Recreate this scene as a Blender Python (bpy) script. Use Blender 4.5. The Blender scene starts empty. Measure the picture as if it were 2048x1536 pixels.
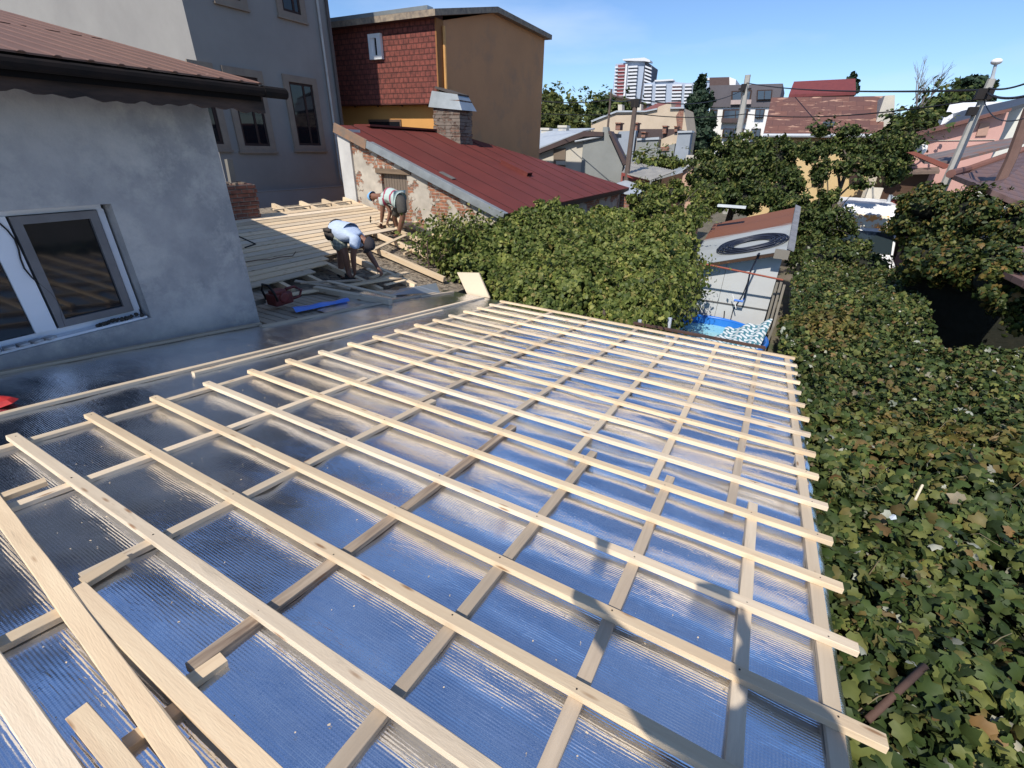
import bpy, math, random
import numpy as np
from math import sin, cos, tan, pi, radians, sqrt
from mathutils import Vector, Matrix
random.seed(7)
RNG = np.random.default_rng(11)
S = bpy.context.scene
COL = S.collection

# ------------------------------------------------------------------ camera
ZC = 4.6
CR = np.array([0.8738996, 0.4854445, 0.0253591])
CD = np.array([0.2441296, -0.3931755, -0.8864614])
CF = np.array([-0.4203573, 0.7808691, -0.4621073])
FPX = 908.383
cam = bpy.data.cameras.new('camera'); cam.sensor_width = 36; cam.lens = FPX/2048*36
cam.clip_start = 0.02; cam.clip_end = 3000
camo = bpy.data.objects.new('camera', cam); COL.objects.link(camo)
M = Matrix(((CR[0], -CD[0], -CF[0], 0), (CR[1], -CD[1], -CF[1], 0), (CR[2], -CD[2], -CF[2], ZC), (0, 0, 0, 1)))
camo.matrix_world = M
S.camera = camo

# ------------------------------------------------------------------ sky + sun
SUN_EL = radians(47); SUN_DX = radians(4)      # sunlight travels towards +Y, a touch to +X
w = bpy.data.worlds.new('World'); S.world = w; w.use_nodes = True
nt = w.node_tree; nt.nodes.clear()
sky = nt.nodes.new('ShaderNodeTexSky'); sky.sky_type = 'NISHITA'; sky.sun_disc = False
sky.sun_elevation = SUN_EL; sky.sun_rotation = pi + SUN_DX
sky.air_density = 1.0; sky.dust_density = 0.25; sky.ozone_density = 4.0
bg = nt.nodes.new('ShaderNodeBackground'); bg.inputs[1].default_value = 0.132
wo = nt.nodes.new('ShaderNodeOutputWorld')
tc = nt.nodes.new('ShaderNodeTexCoord'); mp = nt.nodes.new('ShaderNodeMapping')
mp.inputs['Scale'].default_value = (1.2, 1.2, 5.5); mp.inputs['Location'].default_value = (3.1, .4, .2)
nz = nt.nodes.new('ShaderNodeTexNoise'); nz.inputs['Scale'].default_value = 2.0; nz.inputs['Detail'].default_value = 7
cr = nt.nodes.new('ShaderNodeValToRGB'); cr.color_ramp.elements[0].position = .50; cr.color_ramp.elements[1].position = .78
cr.color_ramp.elements[1].color = (.50, .50, .50, 1)
mx = nt.nodes.new('ShaderNodeMixRGB'); mx.inputs[2].default_value = (6.2, 6.6, 7.4, 1)
L = nt.links.new
L(tc.outputs['Generated'], mp.inputs[0]); L(mp.outputs[0], nz.inputs[0]); L(nz.outputs[0], cr.inputs[0])
L(cr.outputs[0], mx.inputs[0]); L(sky.outputs[0], mx.inputs[1]); ti = nt.nodes.new('ShaderNodeMixRGB'); ti.blend_type = 'MULTIPLY'; ti.inputs[0].default_value = 1; ti.inputs[2].default_value = (.80, .90, 1.04, 1); L(mx.outputs[0], ti.inputs[1]); L(ti.outputs[0], bg.inputs[0]); L(bg.outputs[0], wo.inputs[0])
sl = bpy.data.lights.new('sun', 'SUN'); sl.energy = 4.7; sl.angle = radians(.55); sl.color = (1, .945, .86)
so = bpy.data.objects.new('sun', sl); COL.objects.link(so); so.location = (0, -20, 30)
sdir = Vector((sin(SUN_DX)*cos(SUN_EL), cos(SUN_DX)*cos(SUN_EL), -sin(SUN_EL)))
so.rotation_euler = sdir.to_track_quat('-Z', 'Y').to_euler()
S.view_settings.view_transform = 'Standard'; S.view_settings.look = 'None'
S.view_settings.exposure = 0.2; S.view_settings.gamma = 1

# ------------------------------------------------------------------ measuring helpers
CAM = np.array([0, 0, ZC])
def ray(x, y): return (x-1024)*CR + (y-768)*CD + FPX*CF
def onX(x, y, X): d = ray(x, y); return CAM + d*(X/d[0])
def onY(x, y, Y): d = ray(x, y); return CAM + d*(Y/d[1])
def onZ(x, y, Z): d = ray(x, y); return CAM + d*((Z-ZC)/d[2])
def onP(x, y, n, c): d = ray(x, y); n = np.array(n); return CAM + d*((c - n@CAM)/(n@d))
RT = tan(0.11968); RC = ZC - 1.5728
def rz(Y, off=0): return RC - RT*Y + off           # lattice roof plane height
DS = .203; DC = 2.25 - .203*5.2
def dz(X, off=0): return DC - DS*X + off           # plank deck plane height
def deck(x, y, off=0): return onP(x, y, (DS, 0, 1), DC+off)
def roof(x, y, off=0): return onP(x, y, (0, RT, 1), RC+off)

# ------------------------------------------------------------------ materials
MATS = {}
def principled(name):
    m = bpy.data.materials.new(name); m.use_nodes = True; n = m.node_tree
    return m, n, n.nodes['Principled BSDF']
def ramp(n, stops):
    r = n.nodes.new('ShaderNodeValToRGB'); e = r.color_ramp.elements
    while len(e) < len(stops): e.new(.5)
    for i, (p, c) in enumerate(stops): e[i].position = p; e[i].color = (*c, 1)
    return r
def coords(n, kind='Object', scale=(1, 1, 1), rot=(0, 0, 0)):
    t = n.nodes.new('ShaderNodeTexCoord'); mp = n.nodes.new('ShaderNodeMapping')
    mp.inputs['Scale'].default_value = scale; mp.inputs['Rotation'].default_value = rot
    n.links.new(t.outputs[kind], mp.inputs[0]); return mp
def noise(n, vec, scale, detail=5, rough=.6, dist=0):
    z = n.nodes.new('ShaderNodeTexNoise'); z.inputs['Scale'].default_value = scale
    z.inputs['Detail'].default_value = detail; z.inputs['Roughness'].default_value = rough; z.inputs['Distortion'].default_value = dist
    n.links.new(vec.outputs[0], z.inputs['Vector']); return z
def bumpn(n, b, h, strength=.3, dist=.02, prev=None):
    k = n.nodes.new('ShaderNodeBump'); k.inputs['Strength'].default_value = strength; k.inputs['Distance'].default_value = dist
    n.links.new(h, k.inputs['Height'])
    if prev: n.links.new(prev.outputs[0], k.inputs['Normal'])
    n.links.new(k.outputs[0], b.inputs['Normal']); return k
def mixc(n, f, a, b_, mode='MIX'):
    x = n.nodes.new('ShaderNodeMixRGB'); x.blend_type = mode
    for i, v in ((0, f), (1, a), (2, b_)):
        if hasattr(v, 'links') or hasattr(v, 'is_linked'): n.links.new(v, x.inputs[i])
        else: x.inputs[i].default_value = v if i == 0 else (*v, 1)
    return x
def mat(name, c1, c2=None, scale=3, rough=.85, metal=0, bump=0, bscale=40, stretch=(1, 1, 1), lo=.35, hi=.65, spec=.4, c3=None, c3scale=1.2, c3lo=.55, c3hi=.65, bdist=.01):
    if name in MATS: return MATS[name]
    m, n, b = principled(name)
    v = coords(n, 'Object', stretch)
    out = None
    if c2 is None: c2 = tuple(x*.8 for x in c1)
    z = noise(n, v, scale, 8, .65); r = ramp(n, [(lo, c1), (hi, c2)]); n.links.new(z.outputs[0], r.inputs[0]); out = r.outputs[0]
    if c3:
        z3 = noise(n, v, c3scale, 10, .7); r3 = ramp(n, [(c3lo, (0, 0, 0)), (c3hi, (1, 1, 1))]); n.links.new(z3.outputs[0], r3.inputs[0])
        out = mixc(n, r3.outputs[0], out, c3).outputs[0]
    n.links.new(out, b.inputs['Base Color'])
    b.inputs['Roughness'].default_value = rough; b.inputs['Metallic'].default_value = metal
    b.inputs['Specular IOR Level'].default_value = spec
    if bump:
        zb = noise(n, v, bscale, 8, .7); bumpn(n, b, zb.outputs[0], bump, bdist)
    MATS[name] = m; return m

def wood(name, c1, c2, knot=(.25, .12, .05), grey=0, rough=.75):
    if name in MATS: return MATS[name]
    m, n, b = principled(name)
    uv = coords(n, 'UV', (1.6, 22, 1))
    z = noise(n, uv, 1.0, 6, .6, .6)
    r = ramp(n, [(.3, c1), (.5, tuple((a+b_)/2 for a, b_ in zip(c1, c2))), (.72, c2)]); n.links.new(z.outputs[0], r.inputs[0])
    uv2 = coords(n, 'UV', (.22, 1.0, 1)); z2 = noise(n, uv2, .8, 3); r2 = ramp(n, [(.3, (1.0, .93, .85)), (.7, (.84, .82, .80))]); n.links.new(z2.outputs[0], r2.inputs[0])
    mm = mixc(n, 1.0, r.outputs[0], r2.outputs[0], 'MULTIPLY')
    uv3 = coords(n, 'UV', (3.4, 16, 1)); vo = n.nodes.new('ShaderNodeTexVoronoi'); vo.inputs['Scale'].default_value = 1; n.links.new(uv3.outputs[0], vo.inputs['Vector'])
    r3 = ramp(n, [(.06, (.85, .85, .85)), (.16, (0, 0, 0))]); n.links.new(vo.outputs['Distance'], r3.inputs[0])
    uv5 = coords(n, 'UV', (.9, 7, 1)); z5 = noise(n, uv5, 2.0, 7, .7, .5); r5 = ramp(n, [(.60, (0, 0, 0)), (.74, (.55, .55, .55))]); n.links.new(z5.outputs[0], r5.inputs[0])
    mm = mixc(n, r5.outputs[0], mm.outputs[0], tuple(x*.55 for x in c2))
    k = mixc(n, r3.outputs[0], mm.outputs[0], knot)
    oi = n.nodes.new('ShaderNodeObjectInfo'); hs = n.nodes.new('ShaderNodeHueSaturation')
    mr = n.nodes.new('ShaderNodeMapRange'); mr.inputs[3].default_value = .74; mr.inputs[4].default_value = 1.06
    n.links.new(oi.outputs['Random'], mr.inputs[0]); n.links.new(mr.outputs[0], hs.inputs['Value']); n.links.new(k.outputs[0], hs.inputs['Color'])
    n.links.new(hs.outputs[0], b.inputs['Base Color'])
    b.inputs['Roughness'].default_value = rough; b.inputs['Specular IOR Level'].default_value = .3
    uv4 = coords(n, 'UV', (12, 90, 1)); z4 = noise(n, uv4, 2, 4); bumpn(n, b, z4.outputs[0], .35, .004)
    MATS[name] = m; return m

PINE = wood('fresh_pine', (.80, .66, .46), (.68, .53, .36))
PINE2 = wood('pale_pine', (.79, .68, .52), (.66, .55, .41))
GREY_PINE = wood('greyish_pine', (.54, .46, .36), (.40, .335, .26))  # greyer pine; on strips and planks by the wall, shade put into colour
OLDW = wood('weathered_wood', (.30, .25, .20), (.10, .075, .06))
BROWNW = wood('dark_brown_wood', (.10, .055, .035), (.05, .03, .02))
GREYW = wood('grey_plank', (.30, .29, .26), (.16, .15, .13))
BARKY = wood('barky_pine', (.60, .50, .38), (.17, .12, .09))
NAIL = mat('nail_steel', (.06, .055, .05), rough=.5, metal=.8)

def foil_mat():
    m, n, b = principled('silver_foil')
    v = coords(n, 'Object')
    b.inputs['Metallic'].default_value = 1
    z = noise(n, v, 3.5, 6, .6); r = ramp(n, [(.35, (.86, .90, .97)), (.65, (.72, .76, .84))]); n.links.new(z.outputs[0], r.inputs[0])
    # dust and sawdust specks
    z5 = noise(n, v, 55, 3, .6); r5 = ramp(n, [(.73, (0, 0, 0)), (.79, (.7, .7, .7))]); n.links.new(z5.outputs[0], r5.inputs[0])
    c = mixc(n, r5.outputs[0], r.outputs[0], (.72, .66, .55)); n.links.new(c.outputs[0], b.inputs['Base Color'])
    z6 = noise(n, v, 6, 4); r6 = ramp(n, [(.3, (.14, .14, .14)), (.75, (.27, .27, .27))]); n.links.new(z6.outputs[0], r6.inputs[0])
    ad = mixc(n, r5.outputs[0], r6.outputs[0], (.8, .8, .8)); n.links.new(ad.outputs[0], b.inputs['Roughness'])
    # woven ribs running with the battens
    wv = n.nodes.new('ShaderNodeTexWave'); wv.wave_type = 'BANDS'; wv.bands_direction = 'Y'; wv.inputs['Scale'].default_value = 29.0
    wv.inputs['Distortion'].default_value = .6; wv.inputs['Detail'].default_value = 1; wv.inputs['Detail Scale'].default_value = .2
    n.links.new(v.outputs[0], wv.inputs['Vector'])
    vx = n.nodes.new('ShaderNodeTexWave'); vx.wave_type = 'BANDS'; vx.bands_direction = 'X'; vx.inputs['Scale'].default_value = 29.0; n.links.new(v.outputs[0], vx.inputs['Vector'])
    zw = noise(n, coords(n, 'Object', (5, 16, 1)), 1.0, 4, .55, .8)
    zc = noise(n, coords(n, 'Object', (9, 30, 1)), 1.2, 3, .5, .4)
    b1 = bumpn(n, b, wv.outputs[0], .30, .0016)
    b2 = bumpn(n, b, vx.outputs[0], .10, .0012, b1)
    b3 = bumpn(n, b, zw.outputs[0], .26, .012, b2)
    b4 = bumpn(n, b, zc.outputs[0], .09, .006, b3)
    MATS['silver_foil'] = m; return m
FOIL = foil_mat()

def brickmat(name, c1, c2, mortar, scale=5, plaster=None, amount=.5, axis='XZ', bw=.25, bh=.075, pscale=1.4):
    if name in MATS: return MATS[name]
    m, n, b = principled(name)
    t = n.nodes.new('ShaderNodeTexCoord'); sp = n.nodes.new('ShaderNodeSeparateXYZ'); cb = n.nodes.new('ShaderNodeCombineXYZ')
    n.links.new(t.outputs['Object'], sp.inputs[0])
    if axis == 'ANY':
        ad = n.nodes.new('ShaderNodeMath'); n.links.new(sp.outputs[0], ad.inputs[0]); n.links.new(sp.outputs[1], ad.inputs[1]); n.links.new(ad.outputs[0], cb.inputs[0])
    else: n.links.new(sp.outputs['XYZ'.index(axis[0])], cb.inputs[0])
    n.links.new(sp.outputs[2], cb.inputs[1])
    zd = n.nodes.new('ShaderNodeTexNoise'); zd.inputs['Scale'].default_value = 6; n.links.new(t.outputs['Object'], zd.inputs['Vector'])
    md = n.nodes.new('ShaderNodeMixRGB'); md.blend_type = 'ADD'; md.inputs[0].default_value = .025; n.links.new(cb.outputs[0], md.inputs[1]); n.links.new(zd.outputs['Color'], md.inputs[2])
    br = n.nodes.new('ShaderNodeTexBrick'); br.inputs['Scale'].default_value = 1; br.inputs['Brick Width'].default_value = bw; br.inputs['Row Height'].default_value = bh
    br.inputs['Mortar Size'].default_value = bh*.13; br.inputs['Mortar Smooth'].default_value = .4; br.inputs['Color1'].default_value = (*c1, 1); br.inputs['Color2'].default_value = (*c2, 1); br.inputs['Mortar'].default_value = (*mortar, 1)
    n.links.new(md.outputs[0], br.inputs['Vector'])
    z = n.nodes.new('ShaderNodeTexNoise'); z.inputs['Scale'].default_value = 9; z.inputs['Detail'].default_value = 8; n.links.new(t.outputs['Object'], z.inputs['Vector'])
    r = ramp(n, [(.3, (.55, .55, .55)), (.7, (1.15, 1.1, 1.05))]); n.links.new(z.outputs[0], r.inputs[0])
    c = mixc(n, 1, br.outputs['Color'], r.outputs[0], 'MULTIPLY'); out = c.outputs[0]; hgt = br.outputs['Fac']
    k = n.nodes.new('ShaderNodeBump'); k.invert = True; k.inputs['Strength'].default_value = .8; k.inputs['Distance'].default_value = .015; n.links.new(br.outputs['Fac'], k.inputs['Height'])
    if plaster:
        zp = n.nodes.new('ShaderNodeTexNoise'); zp.inputs['Scale'].default_value = pscale; zp.inputs['Detail'].default_value = 9; zp.inputs['Roughness'].default_value = .62; n.links.new(t.outputs['Object'], zp.inputs['Vector'])
        rp = ramp(n, [(amount-.012, (1, 1, 1)), (amount+.012, (0, 0, 0))]); n.links.new(zp.outputs[0], rp.inputs[0])
        zq = n.nodes.new('ShaderNodeTexNoise'); zq.inputs['Scale'].default_value = 5; zq.inputs['Detail'].default_value = 6; n.links.new(t.outputs['Object'], zq.inputs['Vector'])
        rq = ramp(n, [(.3, plaster), (.7, tuple(x*.72 for x in plaster))]); n.links.new(zq.outputs[0], rq.inputs[0])
        out = mixc(n, rp.outputs[0], out, rq.outputs[0]).outputs[0]
        inv = n.nodes.new('ShaderNodeMath'); inv.operation = 'MULTIPLY_ADD'; inv.inputs[1].default_value = -.75; inv.inputs[2].default_value = .8; n.links.new(rp.outputs[0], inv.inputs[0]); n.links.new(inv.outputs[0], k.inputs['Strength'])
        k2 = n.nodes.new('ShaderNodeBump'); k2.inputs['Strength'].default_value = .9; k2.inputs['Distance'].default_value = .02
        n.links.new(rp.outputs[0], k2.inputs['Height']); n.links.new(k.outputs[0], k2.inputs['Normal']); k = k2
    n.links.new(out, b.inputs['Base Color']); n.links.new(k.outputs[0], b.inputs['Normal']); b.inputs['Roughness'].default_value = .9
    MATS[name] = m; return m

def leafmat(name, stops, rough=.5, trans=.25):
    if name in MATS: return MATS[name]
    m, n, b = principled(name)
    g = n.nodes.new('ShaderNodeNewGeometry')
    r = ramp(n, stops); r.color_ramp.interpolation = 'LINEAR'; n.links.new(g.outputs['Random Per Island'], r.inputs[0])
    v = coords(n, 'Object'); z = noise(n, v, 2.3, 4, .7); rr_ = ramp(n, [(.32, (.62, .70, .60)), (.52, (1.05, 1.05, .95)), (.70, (1.75, 1.6, 1.25))]); n.links.new(z.outputs[0], rr_.inputs[0])
    c = mixc(n, 1, r.outputs[0], rr_.outputs[0], 'MULTIPLY')
    n.links.new(c.outputs[0], b.inputs['Base Color']); b.inputs['Roughness'].default_value = rough; b.inputs['Specular IOR Level'].default_value = .22
    t = n.nodes.new('ShaderNodeBsdfTranslucent'); n.links.new(c.outputs[0], t.inputs['Color'])
    ms = n.nodes.new('ShaderNodeMixShader'); ms.inputs[0].default_value = trans
    n.links.new(b.outputs[0], ms.inputs[1]); n.links.new(t.outputs[0], ms.inputs[2]); n.links.new(ms.outputs[0], n.nodes['Material Output'].inputs[0])
    MATS[name] = m; return m

def glass(name, c=(.010, .011, .014), rough=.05, spec=.5):
    if name in MATS: return MATS[name]
    m, n, b = principled(name); b.inputs['Base Color'].default_value = (*c, 1); b.inputs['Roughness'].default_value = rough; b.inputs['Specular IOR Level'].default_value = spec
    MATS[name] = m; return m

# ------------------------------------------------------------------ object helpers
def tag(o, label=None, cat=None, group=None, kind=None):
    if label: o['label'] = label
    if cat: o['category'] = cat
    if group: o['group'] = group
    if kind: o['kind'] = kind
    return o
def thing(name, loc, label, cat, group=None):
    o = bpy.data.objects.new(name, None); COL.objects.link(o); o.location = loc; o.empty_display_size = .1
    return tag(o, label, cat, group)
def off_of(parent):
    v = Vector((0, 0, 0))
    while parent is not None: v = v + parent.location; parent = parent.parent
    return v
class MB:
    def __init__(s): s.v = []; s.f = []; s.m = []; s.uv = []
    def add(s, vs, fs, mi=0, uvs=None):
        o = len(s.v); s.v += [tuple(map(float, p)) for p in vs]
        for i, f in enumerate(fs):
            s.f.append([o+k for k in f]); s.m.append(mi); s.uv.append(uvs[i] if uvs else [(0, 0)]*len(f))
        return s
    def box(s, c, d, ax=None, mi=0):
        c = np.array(c, float); h = np.array(d, float)/2
        A = np.eye(3) if ax is None else np.array(ax, float)
        P = [c + A[0]*h[0]*a + A[1]*h[1]*b_ + A[2]*h[2]*e for a in (-1, 1) for b_ in (-1, 1) for e in (-1, 1)]
        return s.add(P, [(0, 1, 3, 2), (4, 6, 7, 5), (0, 4, 5, 1), (2, 3, 7, 6), (0, 2, 6, 4), (1, 5, 7, 3)], mi)
    def bx(s, x0, x1, y0, y1, z0, z1, mi=0): return s.box(((x0+x1)/2, (y0+y1)/2, (z0+z1)/2), (abs(x1-x0), abs(y1-y0), abs(z1-z0)), None, mi)
    def prism(s, poly, vec, mi=0):
        n = len(poly); P = [np.array(p, float) for p in poly]; vec = np.array(vec, float)
        return s.add(P+[p+vec for p in P], [tuple(range(n)), tuple(range(2*n-1, n-1, -1))]+[(i, (i+1) % n + 0, (i+1) % n + n, i+n) for i in range(n)], mi)
    def tube(s, pts, r, n=8, mi=0, cap=True):
        pts = [np.array(p, float) for p in pts]; rs = r if hasattr(r, '__len__') else [r]*len(pts); o = []
        for i, p in enumerate(pts):
            t = pts[min(i+1, len(pts)-1)] - pts[max(i-1, 0)]; t = t/(np.linalg.norm(t)+1e-9)
            a = np.cross(t, (0, 0, 1) if abs(t[2]) < .9 else (1, 0, 0)); a /= np.linalg.norm(a); b_ = np.cross(t, a)
            o += [p + rs[i]*(a*cos(2*pi*k/n)+b_*sin(2*pi*k/n)) for k in range(n)]
        F = [(i*n+k, i*n+(k+1) % n, (i+1)*n+(k+1) % n, (i+1)*n+k) for i in range(len(pts)-1) for k in range(n)]
        if cap: F += [tuple(range(n-1, -1, -1)), tuple((len(pts)-1)*n+k for k in range(n))]
        return s.add(o, F, mi)
    def ball(s, c, r, n=10, m=7, mi=0, sc=(1, 1, 1)):
        c = np.array(c, float); o = [c+np.array((0, 0, r*sc[2]))]
        for i in range(1, m):
            th = pi*i/m
            o += [c+r*np.array((sin(th)*cos(2*pi*k/n)*sc[0], sin(th)*sin(2*pi*k/n)*sc[1], cos(th)*sc[2])) for k in range(n)]
        o.append(c-np.array((0, 0, r*sc[2])))
        F = [(0, 1+k, 1+(k+1) % n) for k in range(n)]
        for i in range(m-2): F += [(1+i*n+k, 1+(i+1)*n+k, 1+(i+1)*n+(k+1) % n, 1+i*n+(k+1) % n) for k in range(n)]
        l = len(o)-1; F += [(l, 1+(m-2)*n+(k+1) % n, 1+(m-2)*n+k) for k in range(n)]
        return s.add(o, F, mi)
    def build(s, name, mats, parent=None, smooth=False, fix=True, bevel=0):
        if not hasattr(mats, '__len__'): mats = [mats]
        V = np.array(s.v)
        if parent is None: o0 = np.array([(V[:, 0].min()+V[:, 0].max())/2, (V[:, 1].min()+V[:, 1].max())/2, V[:, 2].min()])
        else: o0 = np.array(off_of(parent))
        me = bpy.data.meshes.new(name); me.from_pydata([tuple(p) for p in (V-o0)], [], s.f)
        for m_ in mats: me.materials.append(m_)
        me.polygons.foreach_set('material_index', s.m)
        uvl = me.uv_layers.new(name='UVMap'); fl = [c for u in s.uv for p in u for c in p]
        if len(fl) == len(uvl.data)*2: uvl.data.foreach_set('uv', fl)
        if smooth: me.polygons.foreach_set('use_smooth', [True]*len(me.polygons))
        o = bpy.data.objects.new(name, me); COL.objects.link(o)
        if fix:
            import bmesh
            bm = bmesh.new(); bm.from_mesh(me); bmesh.ops.recalc_face_normals(bm, faces=bm.faces); bm.to_mesh(me); bm.free()
        if parent is None: o.location = o0
        else: o.parent = parent
        if bevel:
            md = o.modifiers.new('bevel', 'BEVEL'); md.width = bevel; md.segments = 2; md.limit_method = 'ANGLE'
        return o
def unit(v): v = np.array(v, float); return v/np.linalg.norm(v)
def beam(mb, p0, p1, w_, h_, up=(0, 0, 1), bow=.004, seg=.22, mi=0, ch=.002, twist=0, jit=.0012):
    p0 = np.array(p0, float); p1 = np.array(p1, float); t = unit(p1-p0); side = unit(np.cross(t, up)); u = np.cross(side, t)
    Ln = np.linalg.norm(p1-p0); n = max(2, int(Ln/seg)+1); u0 = random.random()*50; v0 = random.random()*50
    ph = random.random()*6; b1 = bow*random.uniform(-1, 1); b2 = bow*.4*random.uniform(-1, 1)
    prof = [(-w_/2+ch, -h_/2), (w_/2-ch, -h_/2), (w_/2, -h_/2+ch), (w_/2, h_/2-ch), (w_/2-ch, h_/2), (-w_/2+ch, h_/2), (-w_/2, h_/2-ch), (-w_/2, -h_/2+ch)]
    vv = [0, w_, w_, w_+h_, w_+h_, 2*w_+h_, 2*w_+h_, 2*w_+2*h_, 2*w_+2*h_+.001]
    V = []
    for i in range(n+1):
        a = i/n; c = p0+(p1-p0)*a + side*(b1*sin(pi*a*1.3+ph)) + u*(b2*sin(pi*a*2+ph))
        if i == 0 or i == n: c = p0+(p1-p0)*a + side*(b1*sin(pi*a*1.3+ph))*.9
        for (x, y) in prof:
            V.append(c+side*(x+random.uniform(-jit, jit))+u*(y+random.uniform(-jit, jit)*.5))
    F = []; U = []
    for i in range(n):
        for k in range(8):
            F.append((i*8+k, (i+1)*8+k, (i+1)*8+(k+1) % 8, i*8+(k+1) % 8))
            a0 = u0+i/n*Ln; a1 = u0+(i+1)/n*Ln
            U.append([(a0, v0+vv[k]), (a1, v0+vv[k]), (a1, v0+vv[k+1]), (a0, v0+vv[k+1])])
    F.append(tuple(range(7, -1, -1))); U.append([(u0+prof[k][0]*.3, v0+prof[k][1]) for k in range(7, -1, -1)])
    F.append(tuple(n*8+k for k in range(8))); U.append([(u0+prof[k][0]*.3, v0+prof[k][1]) for k in range(8)])
    mb.add(V, F, mi, U); return mb
ORD = ['first', 'second', 'third', 'fourth', 'fifth', 'sixth', 'seventh', 'eighth', 'ninth', 'tenth', 'eleventh', 'twelfth', 'thirteenth', 'fourteenth', 'fifteenth', 'sixteenth', 'seventeenth', 'eighteenth', 'nineteenth', 'twentieth', 'twenty-first', 'twenty-second', 'twenty-third', 'twenty-fourth', 'twenty-fifth', 'twenty-sixth', 'twenty-seventh', 'twenty-eighth']

# ================================================================== SETTING: ground
GROUND = mat('ground_soil', (.16, .13, .10), (.09, .085, .05), 1.5, bump=.4, bscale=12, c3=(.05, .07, .03), c3scale=.4)
mb = MB(); mb.add([(-900, -300, 0), (900, -300, 0), (900, 1500, 0), (-900, 1500, 0)], [(0, 1, 2, 3)])
tag(mb.build('ground', GROUND), kind='structure')

# ================================================================== our lattice roof
BLK = mat('plaster_under', (.34, .33, .31), (.26, .25, .24), 2, bump=.3)
rb = thing('shed_roof', (-1.5, 3, 0), 'low sloping shed roof deck wrapped in silver insulation foil, under the batten grid', 'roof')
# sarking boards under the foil, running with the battens; bare boards show by the left house corner
mb = MB()
y = -1.6; i = 0
while y < 6.45:
    x0 = -5.1 if y < 3.05 else -7.0+max(0, (y-4.3))*.8
    y1 = min(y+.125, 6.5); P = []
    dzj = random.uniform(-.002, .002)
    x1 = .58
    u0 = random.random()*40; v0 = random.random()*30
    for x in (x0, x1):
        for (yy, h) in ((y, -.045), (y1, -.045), (y1, -.022), (y, -.022)): P.append((x, yy, rz(yy, h+dzj)))
    U = [[(u0, v0+a), (u0+5.6, v0+a), (u0+5.6, v0+b_), (u0, v0+b_)] for a, b_ in ((0, .12), (.12, .15), (.15, .27), (.27, .3))]
    mb.add(P, [(0, 4, 5, 1), (1, 5, 6, 2), (2, 6, 7, 3), (3, 7, 4, 0), (0, 1, 2, 3), (4, 7, 6, 5)], 0, U+[[(0, 0)]*4]*2)
    y += .14
mb.build('boarding', GREY_PINE, rb)
# foil sheet, real wrinkles
def wav(X, Y):
    rs = np.random.RandomState(5); z = np.zeros_like(X)
    for k in range(46):
        th = rs.normal(-.12, .32); L_ = rs.uniform(.10, .42); ax = sin(th)*2*pi/L_*.55; ay = cos(th)*2*pi/L_
        cx, cy = rs.uniform(-5, .6), rs.uniform(-1, 6.5); rr_ = rs.uniform(.5, 1.4)
        z += .0012*np.sin(ax*X+ay*Y+rs.uniform(0, 6))*np.exp(-((X-cx)**2+(Y-cy)**2)/(2*rr_*rr_*.6))*(.5+2.6*(cx > -2.6))
    for k in range(20):
        th = rs.uniform(0, 6); L_ = rs.uniform(.3, .9)
        z += .0006*np.sin(2*pi/L_*(cos(th)*X+sin(th)*Y)+rs.uniform(0, 6))
    return z
def sheet(name, xs, ys, zf, mats, parent=None, smooth=True):
    X, Y = np.meshgrid(xs, ys); Z = zf(X, Y); nx, ny = len(xs), len(ys)
    V = np.stack([X, Y, Z], -1).reshape(-1, 3); o0 = np.array(off_of(parent)) if parent else np.array([V[:, 0].mean(), V[:, 1].mean(), V[:, 2].min()])
    idx = np.arange(nx*ny).reshape(ny, nx)
    F = np.stack([idx[:-1, :-1], idx[:-1, 1:], idx[1:, 1:], idx[1:, :-1]], -1).reshape(-1, 4)
    return npmesh(name, V-o0, F, mats, parent, o0, smooth)
def npmesh(name, V, F, mats, parent, o0, smooth=False, midx=None):
    me = bpy.data.meshes.new(name); k = F.shape[1]
    me.vertices.add(len(V)); me.vertices.foreach_set('co', np.ascontiguousarray(V, dtype=np.float32).ravel())
    me.loops.add(F.size); me.loops.foreach_set('vertex_index', np.ascontiguousarray(F, dtype=np.int32).ravel())
    me.polygons.add(len(F)); me.polygons.foreach_set('loop_start', np.arange(0, F.size, k, dtype=np.int32)); me.polygons.foreach_set('loop_total', np.full(len(F), k, dtype=np.int32))
    if not hasattr(mats, '__len__'): mats = [mats]
    for m_ in mats: me.materials.append(m_)
    if midx is not None: me.polygons.foreach_set('material_index', np.ascontiguousarray(midx, dtype=np.int32))
    if smooth: me.polygons.foreach_set('use_smooth', np.ones(len(F), dtype=bool))
    me.update(); me.validate()
    o = bpy.data.objects.new(name, me); COL.objects.link(o)
    if parent is None: o.location = o0
    else: o.parent = parent
    return o
def foil_z(X, Y):
    edge = np.clip((X-.60)/.06, 0, 1)
    return RC - RT*Y + wav(X, Y) + .006 - .05*edge**2
sheet('foil', np.arange(-4.96, .665, .022), np.arange(-1.5, 6.62, .011), foil_z, FOIL, rb)
def foil_z2(X, Y): return RC-RT*Y+.004+.012*np.sin(X*9+Y*4)*np.exp(-((X+5.5)/.35)**2)+wav(X*1.3, Y)*1.5+.02*np.clip(-5.45-X, 0, 1)
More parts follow.
